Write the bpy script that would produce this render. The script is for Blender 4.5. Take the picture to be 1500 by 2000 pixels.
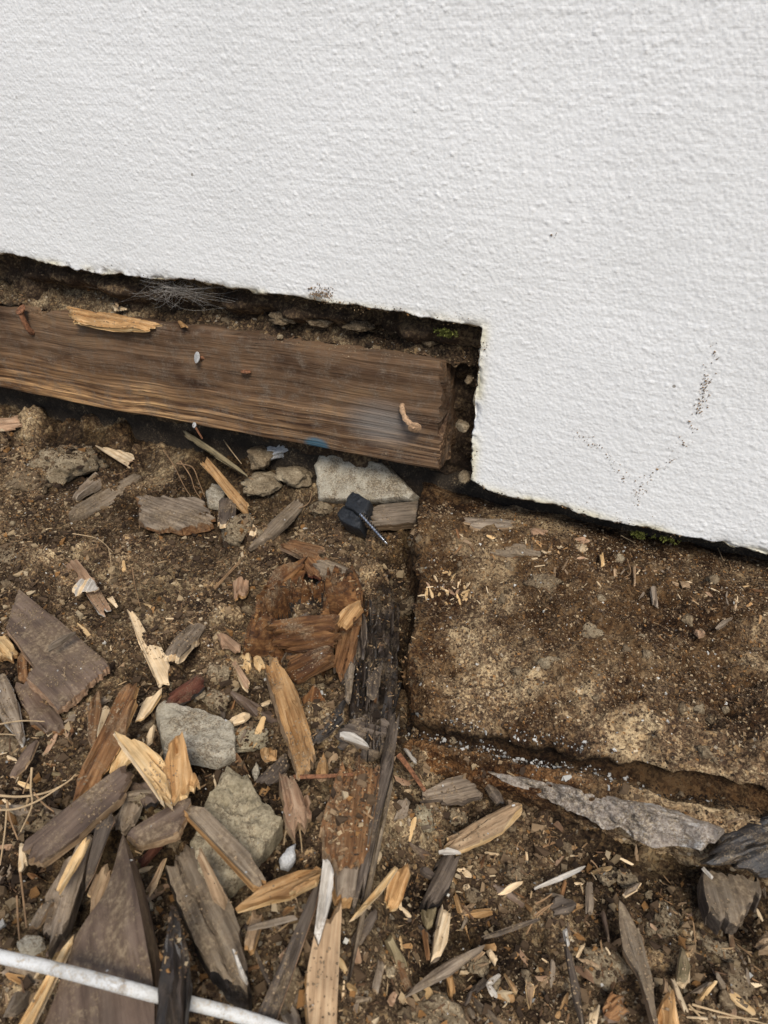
import bpy, bmesh, math, random, bisect
import numpy as np
from mathutils import Vector, Matrix
from mathutils.bvhtree import BVHTree

for o in list(bpy.data.objects):
    bpy.data.objects.remove(o)
random.seed(7)
RNG = np.random.default_rng(11)
sc = bpy.context.scene
COL = sc.collection
R = math.radians

# ------------------------------------------------------------------ camera
F = 1450.0                                   # focal length in pixels of the 1500 x 2000 photograph
ROT = np.array([[0.9113, -0.2251, 0.3447], [0.4116, 0.4798, -0.7748], [0.0091, 0.8480, 0.5299]])
CAM = np.array([0.17978, -0.51317, 0.34789])
cd = bpy.data.cameras.new('camera')
cam = bpy.data.objects.new('camera', cd)
COL.objects.link(cam)
m4 = Matrix(ROT.tolist()).to_4x4()
m4.translation = Vector(CAM)
loc, rot, _ = m4.decompose()
cam.location = loc
cam.rotation_euler = rot.to_euler()
cd.sensor_fit = 'VERTICAL'
cd.sensor_height = 36.0
cd.lens = 36.0 * F / 2000.0
cd.clip_start = 0.02
cd.clip_end = 300.0
cd.dof.use_dof = True
cd.dof.focus_distance = 0.56
cd.dof.aperture_fstop = 18.0
sc.camera = cam

# ------------------------------------------------------------------ light
SUN_EL, SUN_AZ = R(50), R(150)               # soft daylight from in front of the wall, a little to the right
world = bpy.data.worlds.new('World')
sc.world = world
world.use_nodes = True
wn, wl = world.node_tree.nodes, world.node_tree.links
sky = wn.new('ShaderNodeTexSky')
sky.sky_type = 'NISHITA'
sky.sun_disc = False
sky.sun_elevation = SUN_EL
sky.sun_rotation = SUN_AZ
sky.air_density = 1.0
sky.dust_density = 1.5
sky.ozone_density = 1.0
wl.new(sky.outputs[0], wn['Background'].inputs[0])
wn['Background'].inputs[1].default_value = 0.10
sl = bpy.data.lights.new('sun', 'SUN')
sl.energy = 2.3
sl.angle = R(18)
sl.color = (1.0, 0.94, 0.84)
sun = bpy.data.objects.new('sun', sl)
COL.objects.link(sun)
sdir = Vector((math.sin(SUN_AZ) * math.cos(SUN_EL), math.cos(SUN_AZ) * math.cos(SUN_EL), math.sin(SUN_EL)))
sun.rotation_euler = sdir.to_track_quat('Z', 'Y').to_euler()
sc.render.engine = 'CYCLES'
sc.cycles.max_bounces = 6
sc.cycles.diffuse_bounces = 3
sc.cycles.glossy_bounces = 2
sc.view_settings.view_transform = 'Standard'
sc.view_settings.look = 'None'
sc.view_settings.gamma = 1.0
sc.view_settings.exposure = 0.40

# ------------------------------------------------------------------ noise
def _h(ix, iy, iz, seed):
    n = (ix.astype(np.int64) * 374761393 + iy.astype(np.int64) * 668265263 + iz.astype(np.int64) * 2147483647 + seed * 1274126177) & 0xFFFFFFFF
    n = ((n ^ (n >> 13)) * 1274126177) & 0xFFFFFFFF
    n = ((n ^ (n >> 15)) * 2246822519) & 0xFFFFFFFF
    return ((n ^ (n >> 16)) & 0xFFFFFF) / float(0xFFFFFF) * 2 - 1

def n2(x, y, seed=0):
    x = np.asarray(x, float); y = np.asarray(y, float)
    fx, fy = np.floor(x), np.floor(y)
    tx, ty = x - fx, y - fy
    tx = tx * tx * (3 - 2 * tx); ty = ty * ty * (3 - 2 * ty)
    z = np.zeros_like(fx)
    a = _h(fx, fy, z, seed); b = _h(fx + 1, fy, z, seed); c = _h(fx, fy + 1, z, seed); d = _h(fx + 1, fy + 1, z, seed)
    return (a + (b - a) * tx) * (1 - ty) + (c + (d - c) * tx) * ty

def n3(p, seed=0):
    f = np.floor(p); t = p - f; t = t * t * (3 - 2 * t)
    r = 0
    for i in (0, 1):
        for j in (0, 1):
            for k in (0, 1):
                w = (t[:, 0] if i else 1 - t[:, 0]) * (t[:, 1] if j else 1 - t[:, 1]) * (t[:, 2] if k else 1 - t[:, 2])
                r = r + w * _h(f[:, 0] + i, f[:, 1] + j, f[:, 2] + k, seed)
    return r

def rot2(x, y, s, a=0.6):
    c, d = math.cos(a), math.sin(a)
    return (x * c - y * d) * s, (x * d + y * c) * s

def fb(x, y, s, seed, octs=3, gain=0.5):
    r = 0; a = 1.0
    for i in range(octs):
        u, v = rot2(x, y, s * 2.03 ** i, 0.5 + i * 1.1)
        r = r + a * n2(u, v, seed + i * 17); a *= gain
    return r

def sst(a, b, x):
    t = np.clip((np.asarray(x, float) - a) / (b - a), 0, 1)
    return t * t * (3 - 2 * t)

def lumps(x, y, cell, prob, seed, rmin, rmax, power=0.5):
    """rounded grains: one per jittered cell; returns height (0..rmax) and a random value per grain"""
    gx, gy = np.floor(x / cell), np.floor(y / cell)
    best = np.zeros_like(x); who = np.zeros_like(x)
    z = np.zeros_like(x)
    for i in (-1, 0, 1):
        for j in (-1, 0, 1):
            cx, cy = gx + i, gy + j
            px = (cx + 0.5 + 0.45 * _h(cx, cy, z, seed)) * cell; py = (cy + 0.5 + 0.45 * _h(cx, cy, z, seed + 1)) * cell
            k = _h(cx, cy, z, seed + 2)
            r = (rmin + (rmax - rmin) * ((_h(cx, cy, z, seed + 3) + 1) / 2) ** 2)
            el = 1 + 0.35 * _h(cx, cy, z, seed + 4); an = 3.1 * _h(cx, cy, z, seed + 5)
            dx, dy = x - px, y - py
            u = (dx * np.cos(an) + dy * np.sin(an)) * el; v = (dy * np.cos(an) - dx * np.sin(an)) / el
            q = np.clip(1 - (u * u + v * v) / (r * r), 0, 1)
            h = np.where(k < prob * 2 - 1, r * q ** power, 0)
            m = h > best
            best = np.where(m, h, best); who = np.where(m, k * 7.3 % 1.0, who)
    return best, who

# ------------------------------------------------------------------ ground shape
def xledge(y):
    return -0.012 + (-np.asarray(y, float)) * 0.36

LEDGE_PROFILE = [(0.060, 0.010), (0.02, 0.014), (-0.03, 0.014), (-0.08, 0.011), (-0.13, 0.009), (-0.165, 0.004), (-0.181, 0.000), (-0.188, -0.006), (-0.186, -0.013),
                 (-0.187, -0.017), (-0.194, -0.018), (-0.198, -0.014), (-0.203, -0.017), (-0.208, -0.026), (-0.209, -0.036), (-0.206, -0.055), (-0.198, -0.085)]
def ledge_lean(x, y):
    """the ledge has sunk towards its left front corner"""
    return 0.20 * (np.clip(x, 0.02, 0.30) - 0.187) * sst(0.03, 0.19, -np.asarray(y, float))

def hlow(x, y):
    x = np.asarray(x, float); y = np.asarray(y, float)
    zl = -0.026 + 0.028 * sst(0.02, 0.30, -y) + 0.020 * sst(-0.012, 0.03, y)
    zr = -0.050 + 0.008 * sst(0.22, 0.40, -y)
    b = sst(-0.035, 0.035, x - xledge(y))
    z = zl * (1 - b) + zr * b
    z = z - 0.016 * np.exp(-((x - xledge(y) + 0.012) / 0.022) ** 2) * sst(0.03, 0.10, -y) * sst(0.30, 0.22, -y)
    z = z + 0.004 * np.exp(-(((x + 0.07) / 0.10) ** 2 + ((y + 0.30) / 0.10) ** 2))
    z = z + 0.006 * fb(x, y, 14, 3, 2)
    return z

def ledge_top(x, y):
    ys = [p[0] for p in LEDGE_PROFILE[:7]][::-1]; zs = [p[1] for p in LEDGE_PROFILE[:7]][::-1]
    return np.interp(y, ys, zs) + ledge_lean(x, y)

def surf(x, y):
    if x > xledge(y) and y > -0.189:
        return float(ledge_top(x, y))
    return float(hlow(x, y))

def ray(px, py):
    d = ROT @ np.array([px - 750.0, 1000.0 - py, -F])
    return d / np.linalg.norm(d)

def hit(px, py, lift=0.0):
    d = ray(px, py); t = 0.2
    while t < 2.0:
        p = CAM + d * t
        if p[2] < surf(p[0], p[1]) + lift or p[1] > 0.05:
            lo, hi = t - 0.004, t
            for _ in range(12):
                m = (lo + hi) / 2; p = CAM + d * m
                if p[2] < surf(p[0], p[1]) + lift: hi = m
                else: lo = m
            return CAM + d * hi
        t += 0.004
    return CAM + d * t

def ony(px, py, y):
    d = ray(px, py)
    return CAM + d * ((y - CAM[1]) / d[1])

def onplane(px, py, p0, n):
    d = ray(px, py)
    return CAM + d * (np.dot(p0 - CAM, n) / np.dot(d, n))

# ------------------------------------------------------------------ materials
def newmat(name):
    m = bpy.data.materials.new(name); m.use_nodes = True
    nt = m.node_tree
    b = nt.nodes['Principled BSDF']
    return m, nt.nodes, nt.links, b

def ramp(N, stops, interp='LINEAR'):
    r = N.new('ShaderNodeValToRGB'); cr = r.color_ramp; cr.interpolation = interp
    while len(cr.elements) < len(stops): cr.elements.new(0.5)
    for e, (p, c) in zip(cr.elements, stops):
        e.position = p; e.color = (c[0], c[1], c[2], 1) if not isinstance(c, (int, float)) else (c, c, c, 1)
    return r

def mapping(N, L, scale, src=None, obj_random=True):
    tc = N.new('ShaderNodeTexCoord')
    out = tc.outputs['Object']
    if obj_random:
        oi = N.new('ShaderNodeObjectInfo')
        mu = N.new('ShaderNodeMath'); mu.operation = 'MULTIPLY'; mu.inputs[1].default_value = 3.7
        L.new(oi.outputs['Random'], mu.inputs[0])
        ad = N.new('ShaderNodeVectorMath'); ad.operation = 'ADD'
        L.new(out, ad.inputs[0]); L.new(mu.outputs[0], ad.inputs[1]); out = ad.outputs[0]
    mp = N.new('ShaderNodeMapping'); mp.inputs['Scale'].default_value = scale
    L.new(out, mp.inputs[0])
    return mp.outputs[0], out

def noise(N, L, vec, scale, detail=3, rough=0.55, dist=0.0):
    n = N.new('ShaderNodeTexNoise'); n.inputs['Scale'].default_value = scale
    n.inputs['Detail'].default_value = detail; n.inputs['Roughness'].default_value = rough
    n.inputs['Distortion'].default_value = dist
    L.new(vec, n.inputs['Vector'])
    return n.outputs['Fac']

def mixc(N, L, fac, a, b, mode='MIX'):
    m = N.new('ShaderNodeMix'); m.data_type = 'RGBA'; m.blend_type = mode
    for s, v in ((m.inputs[0], fac), (m.inputs[6], a), (m.inputs[7], b)):
        if hasattr(v, 'links') or hasattr(v, 'is_linked'): L.new(v, s)
        elif isinstance(v, (int, float)): s.default_value = v
        else: s.default_value = (v[0], v[1], v[2], 1)
    return m.outputs[2]

def bump(N, L, h, b, strength, dist, prev=None):
    bn = N.new('ShaderNodeBump'); bn.inputs['Strength'].default_value = strength; bn.inputs['Distance'].default_value = dist
    L.new(h, bn.inputs['Height'])
    if prev is not None: L.new(prev, bn.inputs['Normal'])
    L.new(bn.outputs[0], b.inputs['Normal'])
    return bn.outputs[0]

SOIL_D, SOIL_M, SOIL_T = (0.022, 0.014, 0.009), (0.118, 0.079, 0.045), (0.42, 0.325, 0.195)

def wood(name, dark, mid, light, dirt=0.35, rough=0.75, along=22, across=420, grey=0.0, spec=0.3):
    m, N, L, b = newmat(name)
    g, raw = mapping(N, L, (along, across, across))
    n1 = noise(N, L, g, 1.0, 4, 0.6, 0.4)
    r1 = ramp(N, [(0.30, dark), (0.50, mid), (0.70, light)])
    L.new(n1, r1.inputs[0])
    n2_ = noise(N, L, raw, 55, 3, 0.6)
    r2 = ramp(N, [(0.3, 0.62), (0.7, 1.12)]); L.new(n2_, r2.inputs[0])
    c = mixc(N, L, 1.0, r1.outputs[0], r2.outputs[0], 'MULTIPLY')
    oi = N.new('ShaderNodeObjectInfo')
    r3 = ramp(N, [(0.0, 0.78), (1.0, 1.18)]); L.new(oi.outputs['Random'], r3.inputs[0])
    c = mixc(N, L, 1.0, c, r3.outputs[0], 'MULTIPLY')
    # soil rubbed into the surface: fine speckle, denser in patches
    n4 = noise(N, L, raw, 48, 3, 0.6)
    n5 = noise(N, L, raw, 1100, 4, 0.75)
    n6 = noise(N, L, raw, 420, 2, 0.6)
    ad = N.new('ShaderNodeMath'); ad.operation = 'MULTIPLY_ADD'; ad.inputs[1].default_value = 0.75; L.new(n5, ad.inputs[0]); L.new(n4, ad.inputs[2])
    lo = 1.02 - 0.34 * dirt
    mr = N.new('ShaderNodeMapRange'); mr.inputs[1].default_value = lo; mr.inputs[2].default_value = lo + 0.14; mr.inputs[4].default_value = 0.6; L.new(ad.outputs[0], mr.inputs[0])
    r5 = ramp(N, [(0.35, (0.10, 0.068, 0.040)), (0.5, (0.19, 0.135, 0.082)), (0.62, (0.33, 0.25, 0.155))]); L.new(n6, r5.inputs[0])
    c = mixc(N, L, mr.outputs[0], c, r5.outputs[0])
    L.new(c, b.inputs['Base Color'])
    b.inputs['Roughness'].default_value = rough
    b.inputs['Specular IOR Level'].default_value = spec
    p = bump(N, L, n1, b, 0.7, 0.0012)
    bump(N, L, n5, b, 0.35, 0.0008, p)
    return m

M = {}
M['cream'] = wood('fresh_cream_wood', (0.60, 0.42, 0.23), (0.76, 0.57, 0.35), (0.85, 0.69, 0.47), 0.0, 0.7)
M['yellow'] = wood('fresh_yellow_wood', (0.42, 0.25, 0.10), (0.66, 0.44, 0.21), (0.78, 0.58, 0.33), 0.05, 0.7)
M['orange'] = wood('orange_wood', (0.24, 0.115, 0.04), (0.46, 0.26, 0.105), (0.62, 0.40, 0.20), 0.15, 0.7)
M['tan'] = wood('tan_wood', (0.22, 0.14, 0.075), (0.37, 0.245, 0.14), (0.50, 0.36, 0.22), 0.2, 0.72)
M['pink'] = wood('pinkish_wood', (0.24, 0.13, 0.075), (0.42, 0.26, 0.155), (0.55, 0.38, 0.25), 0.25, 0.75)
M['brown'] = wood('rotten_brown_wood', (0.075, 0.032, 0.014), (0.20, 0.095, 0.038), (0.34, 0.19, 0.085), 0.35, 0.8)
M['rust'] = wood('rotten_orange_wood', (0.045, 0.018, 0.008), (0.135, 0.056, 0.018), (0.30, 0.15, 0.055), 0.3, 0.8, 30, 260)
M['grey'] = wood('weathered_grey_wood', (0.105, 0.076, 0.052), (0.225, 0.172, 0.122), (0.36, 0.29, 0.215), 0.3, 0.8)
M['dust'] = wood('dusty_grey_wood', (0.125, 0.093, 0.062), (0.215, 0.165, 0.115), (0.31, 0.25, 0.18), 0.6, 0.85)
M['dbrown'] = wood('dark_painted_wood', (0.080, 0.052, 0.037), (0.145, 0.098, 0.070), (0.205, 0.148, 0.108), 0.46, 0.55, 14, 240)
M['dgrey'] = wood('dark_grey_wood', (0.048, 0.035, 0.027), (0.105, 0.080, 0.061), (0.19, 0.15, 0.115), 0.3, 0.75)
M['red'] = wood('red_bark', (0.05, 0.014, 0.008), (0.10, 0.03, 0.016), (0.17, 0.06, 0.032), 0.25, 0.7)
M['char'] = wood('blackened_wood', (0.010, 0.009, 0.009), (0.026, 0.022, 0.020), (0.065, 0.055, 0.050), 0.3, 0.5, 30, 380, spec=0.5)
M['rotten'] = wood('rotten_black_fibre', (0.010, 0.008, 0.007), (0.026, 0.019, 0.015), (0.085, 0.062, 0.048), 0.3, 0.42, 30, 330, spec=0.6)
M['white'] = wood('bleached_white_wood', (0.38, 0.33, 0.27), (0.55, 0.50, 0.43), (0.70, 0.66, 0.60), 0.2, 0.8)
M['olive'] = wood('olive_wood', (0.13, 0.10, 0.05), (0.25, 0.195, 0.105), (0.37, 0.30, 0.18), 0.35, 0.8)

def mineral(name, dark, mid, light, s1=90, s2=650, bstr=0.6, dirt=0.0, rough=0.95, white=0.0):
    m, N, L, b = newmat(name)
    g, raw = mapping(N, L, (1, 1, 1))
    n1 = noise(N, L, raw, s1, 5, 0.65)
    n2_ = noise(N, L, raw, s2, 4, 0.7)
    mx = N.new('ShaderNodeMath'); mx.operation = 'ADD'
    L.new(n1, mx.inputs[0]); L.new(n2_, mx.inputs[1])
    hf = N.new('ShaderNodeMath'); hf.operation = 'MULTIPLY'; hf.inputs[1].default_value = 0.5
    L.new(mx.outputs[0], hf.inputs[0])
    r1 = ramp(N, [(0.34, dark), (0.5, mid), (0.64, light)]); L.new(hf.outputs[0], r1.inputs[0])
    c = r1.outputs[0]
    if dirt:
        n4 = noise(N, L, raw, 60, 6, 0.75)
        n7 = noise(N, L, raw, 900, 4, 0.75)
        ad = N.new('ShaderNodeMath'); ad.operation = 'MULTIPLY_ADD'; ad.inputs[1].default_value = 0.9; L.new(n7, ad.inputs[0]); L.new(n4, ad.inputs[2])
        lo = 1.08 - 0.36 * dirt
        mr = N.new('ShaderNodeMapRange'); mr.inputs[1].default_value = lo; mr.inputs[2].default_value = lo + 0.16; mr.inputs[4].default_value = 0.75; L.new(ad.outputs[0], mr.inputs[0])
        r5 = ramp(N, [(0.38, (0.07, 0.046, 0.027)), (0.5, SOIL_M), (0.64, SOIL_T)]); L.new(n2_, r5.inputs[0])
        c = mixc(N, L, mr.outputs[0], c, r5.outputs[0])
    if white:
        n6 = noise(N, L, raw, 45, 5, 0.7)
        r6 = ramp(N, [(0.62 - white * 0.2, 0.0), (0.72 - white * 0.2, 0.9)]); L.new(n6, r6.inputs[0])
        c = mixc(N, L, r6.outputs[0], c, (0.62, 0.61, 0.58))
    L.new(c, b.inputs['Base Color'])
    b.inputs['Roughness'].default_value = rough
    b.inputs['Specular IOR Level'].default_value = 0.2
    p = bump(N, L, n2_, b, bstr, 0.0012)
    bump(N, L, n1, b, 0.4, 0.004, p)
    return m

M['concrete'] = mineral('grey_concrete', (0.27, 0.235, 0.17), (0.42, 0.375, 0.29), (0.56, 0.515, 0.42), 45, 700, 0.9, 0.5)
M['rubble'] = mineral('rough_tan_concrete', (0.17, 0.14, 0.085), (0.32, 0.27, 0.18), (0.48, 0.42, 0.30), 60, 420, 0.9, 0.35)
M['clod'] = mineral('sandy_clod', (0.12, 0.088, 0.054), (0.245, 0.19, 0.12), (0.41, 0.335, 0.225), 90, 600, 1.0, 0.35)
M['claystone'] = mineral('brown_clod', (0.08, 0.056, 0.033), (0.165, 0.12, 0.073), (0.30, 0.235, 0.15), 80, 600, 1.0, 0.35)
M['lime'] = mineral('white_lime', (0.34, 0.34, 0.34), (0.52, 0.52, 0.51), (0.68, 0.68, 0.67), 120, 700, 0.9, 0.12)
M['crust'] = mineral('grey_mortar_crust', (0.16, 0.125, 0.10), (0.34, 0.295, 0.25), (0.52, 0.48, 0.43), 60, 520, 1.0, 0.55, white=0.3)
M['plasterrim'] = mineral('bare_plaster_edge', (0.30, 0.24, 0.14), (0.55, 0.48, 0.34), (0.72, 0.67, 0.55), 70, 600, 0.7, 0.25)
M['moss'] = mineral('green_moss', (0.06, 0.07, 0.015), (0.14, 0.15, 0.035), (0.29, 0.29, 0.08), 200, 900, 0.9)
M['cavity'] = mineral('dark_rotten_backing', (0.016, 0.011, 0.008), (0.05, 0.032, 0.02), (0.22, 0.15, 0.08), 38, 380, 1.0, 0.15)
M['foundation'] = mineral('dark_foundation', (0.016, 0.012, 0.009), (0.034, 0.026, 0.019), (0.07, 0.052, 0.036), 30, 500, 0.7, 0.2)

def soil_mat(name, patch_scale, lo, hi, rusty=False):
    m, N, L, b = newmat(name)
    g, raw = mapping(N, L, (1, 1, 1), obj_random=False)
    big = noise(N, L, raw, patch_scale, 5, 0.68)
    fine = noise(N, L, raw, 620, 4, 0.75)
    mid = noise(N, L, raw, 150, 4, 0.7)
    a = N.new('ShaderNodeMath'); a.operation = 'MULTIPLY_ADD'; a.inputs[1].default_value = 0.75; L.new(fine, a.inputs[0])
    a2 = N.new('ShaderNodeMath'); a2.operation = 'MULTIPLY_ADD'; a2.inputs[1].default_value = 0.9; L.new(big, a2.inputs[0])
    a3 = N.new('ShaderNodeMath'); a3.operation = 'MULTIPLY'; a3.inputs[1].default_value = 0.45; L.new(mid, a3.inputs[0])
    L.new(a3.outputs[0], a2.inputs[2]); L.new(a2.outputs[0], a.inputs[2])
    r = ramp(N, [(lo, SOIL_D), ((lo + hi) / 2, SOIL_M), (hi, SOIL_T)])
    sc_ = N.new('ShaderNodeMath'); sc_.operation = 'MULTIPLY'; sc_.inputs[1].default_value = 1 / 2.1
    L.new(a.outputs[0], sc_.inputs[0]); L.new(sc_.outputs[0], r.inputs[0])
    c = r.outputs[0]
    # fine pale and orange grains
    v = N.new('ShaderNodeTexVoronoi'); v.inputs['Scale'].default_value = 520; L.new(raw, v.inputs['Vector'])
    rv = ramp(N, [(0.0, (0.05, 0.03, 0.02)), (0.5, (0.16, 0.10, 0.055)), (0.8, (0.36, 0.24, 0.12)), (0.97, (0.5, 0.44, 0.34))], 'CONSTANT')
    sx = N.new('ShaderNodeSeparateColor'); L.new(v.outputs['Color'], sx.inputs[0]); L.new(sx.outputs[0], rv.inputs[0])
    rf = ramp(N, [(0.45, 0.0), (0.6, 0.55)]); L.new(sx.outputs[1], rf.inputs[0])
    c = mixc(N, L, rf.outputs[0], c, rv.outputs[0])
    at = N.new('ShaderNodeAttribute'); at.attribute_name = 'tint'
    c = mixc(N, L, 1.0, c, at.outputs['Color'], 'MULTIPLY')
    L.new(c, b.inputs['Base Color'])
    b.inputs['Roughness'].default_value = 0.95
    b.inputs['Specular IOR Level'].default_value = 0.15
    p = bump(N, L, fine, b, 0.8, 0.0015)
    bump(N, L, mid, b, 0.5, 0.004, p)
    return m

M['soil'] = soil_mat('mixed_soil', 16, 0.44, 0.58)
M['sand'] = soil_mat('sandy_crust', 17, 0.42, 0.545)

def plain(name, col, rough=0.5, metal=0.0, spec=0.5, nscale=0, amp=0.3, bstr=0.3):
    m, N, L, b = newmat(name)
    b.inputs['Roughness'].default_value = rough; b.inputs['Metallic'].default_value = metal
    b.inputs['Specular IOR Level'].default_value = spec
    g, raw = mapping(N, L, (1, 1, 1))
    n = noise(N, L, raw, nscale or 200, 4, 0.65)
    r = ramp(N, [(0.3, tuple(c * (1 - amp) for c in col)), (0.7, tuple(min(1, c * (1 + amp)) for c in col))])
    L.new(n, r.inputs[0]); L.new(r.outputs[0], b.inputs['Base Color'])
    bump(N, L, n, b, bstr, 0.001)
    return m

M['cable'] = mineral('white_cable_sheath', (0.40, 0.38, 0.34), (0.60, 0.60, 0.585), (0.66, 0.665, 0.66), 70, 900, 0.2, 0.42, 0.5)
M['blackplastic'] = plain('black_plastic', (0.016, 0.018, 0.021), 0.5, 0, 0.5, 500, 0.6, 0.7)
M['steel'] = plain('zinc_steel', (0.55, 0.56, 0.58), 0.28, 1.0, 0.5, 300, 0.25, 0.1)
M['rustmetal'] = plain('rusty_iron', (0.20, 0.09, 0.045), 0.85, 0.0, 0.3, 500, 0.7, 0.9)
M['palerust'] = plain('corroded_nail', (0.42, 0.27, 0.16), 0.85, 0.0, 0.3, 500, 0.45, 0.9)
M['needle'] = plain('dry_needle', (0.27, 0.165, 0.085), 0.6, 0, 0.4, 90, 0.4, 0.1)
M['straw'] = plain('dry_straw', (0.42, 0.30, 0.17), 0.6, 0, 0.4, 90, 0.35, 0.1)
M['web'] = plain('dusty_cobweb', (0.40, 0.37, 0.33), 0.8, 0, 0.2, 90, 0.3, 0.1)
M['zinc'] = plain('white_corroded_zinc', (0.46, 0.45, 0.43), 0.7, 0, 0.4, 400, 0.3, 0.8)

def crumb_mat():
    m, N, L, b = newmat('crumbs')
    at = N.new('ShaderNodeAttribute'); at.attribute_name = 'col'
    L.new(at.outputs['Color'], b.inputs['Base Color'])
    b.inputs['Roughness'].default_value = 0.92; b.inputs['Specular IOR Level'].default_value = 0.2
    g, raw = mapping(N, L, (1, 1, 1), obj_random=False)
    n = noise(N, L, raw, 1400, 3, 0.7)
    bump(N, L, n, b, 0.5, 0.0008)
    return m
M['crumb'] = crumb_mat()

def wall_mat():
    m, N, L, b = newmat('white_painted_plaster')
    g, raw = mapping(N, L, (1, 1, 1), obj_random=False)
    n1 = noise(N, L, raw, 7, 4, 0.6)
    r1 = ramp(N, [(0.3, (0.765, 0.765, 0.755)), (0.7, (0.825, 0.825, 0.82))]); L.new(n1, r1.inputs[0])
    n2_ = noise(N, L, raw, 900, 3, 0.7)
    r2 = ramp(N, [(0.3, 0.94), (0.7, 1.02)]); L.new(n2_, r2.inputs[0])
    c = mixc(N, L, 1.0, r1.outputs[0], r2.outputs[0], 'MULTIPLY')
    # sparse specks of dirt
    v = N.new('ShaderNodeTexVoronoi'); v.inputs['Scale'].default_value = 42; v.inputs['Randomness'].default_value = 1; L.new(raw, v.inputs['Vector'])
    sx = N.new('ShaderNodeSeparateColor'); L.new(v.outputs['Color'], sx.inputs[0])
    r3 = ramp(N, [(0.93, 0.0), (0.94, 1.0)]); L.new(sx.outputs[0], r3.inputs[0])
    r4 = ramp(N, [(0.035, 1.0), (0.06, 0.0)]); L.new(v.outputs['Distance'], r4.inputs[0])
    mu = N.new('ShaderNodeMath'); mu.operation = 'MULTIPLY'; L.new(r3.outputs[0], mu.inputs[0]); L.new(r4.outputs[0], mu.inputs[1])
    mu2 = N.new('ShaderNodeMath'); mu2.operation = 'MULTIPLY'; mu2.inputs[1].default_value = 0.75; L.new(mu.outputs[0], mu2.inputs[0])
    c = mixc(N, L, mu2.outputs[0], c, (0.16, 0.13, 0.09))
    at = N.new('ShaderNodeAttribute'); at.attribute_name = 'tint'
    c = mixc(N, L, 1.0, c, at.outputs['Color'], 'MULTIPLY')
    L.new(c, b.inputs['Base Color'])
    b.inputs['Roughness'].default_value = 0.62
    b.inputs['Specular IOR Level'].default_value = 0.35
    st, _ = mapping(N, L, (14, 14, 620), obj_random=False)
    n3_ = noise(N, L, st, 1.0, 3, 0.6, 0.2)
    p = bump(N, L, n3_, b, 0.22, 0.0008)
    vb = N.new('ShaderNodeTexVoronoi'); vb.feature = 'SMOOTH_F1'; vb.inputs['Scale'].default_value = 430; vb.inputs['Smoothness'].default_value = 0.6; L.new(raw, vb.inputs['Vector'])
    iv_ = N.new('ShaderNodeMath'); iv_.operation = 'SUBTRACT'; iv_.inputs[0].default_value = 1.0; L.new(vb.outputs['Distance'], iv_.inputs[1])
    p = bump(N, L, iv_.outputs[0], b, 0.35, 0.0010, p)
    bump(N, L, n2_, b, 0.25, 0.0007, p)
    return m
M['wall'] = wall_mat()

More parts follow.
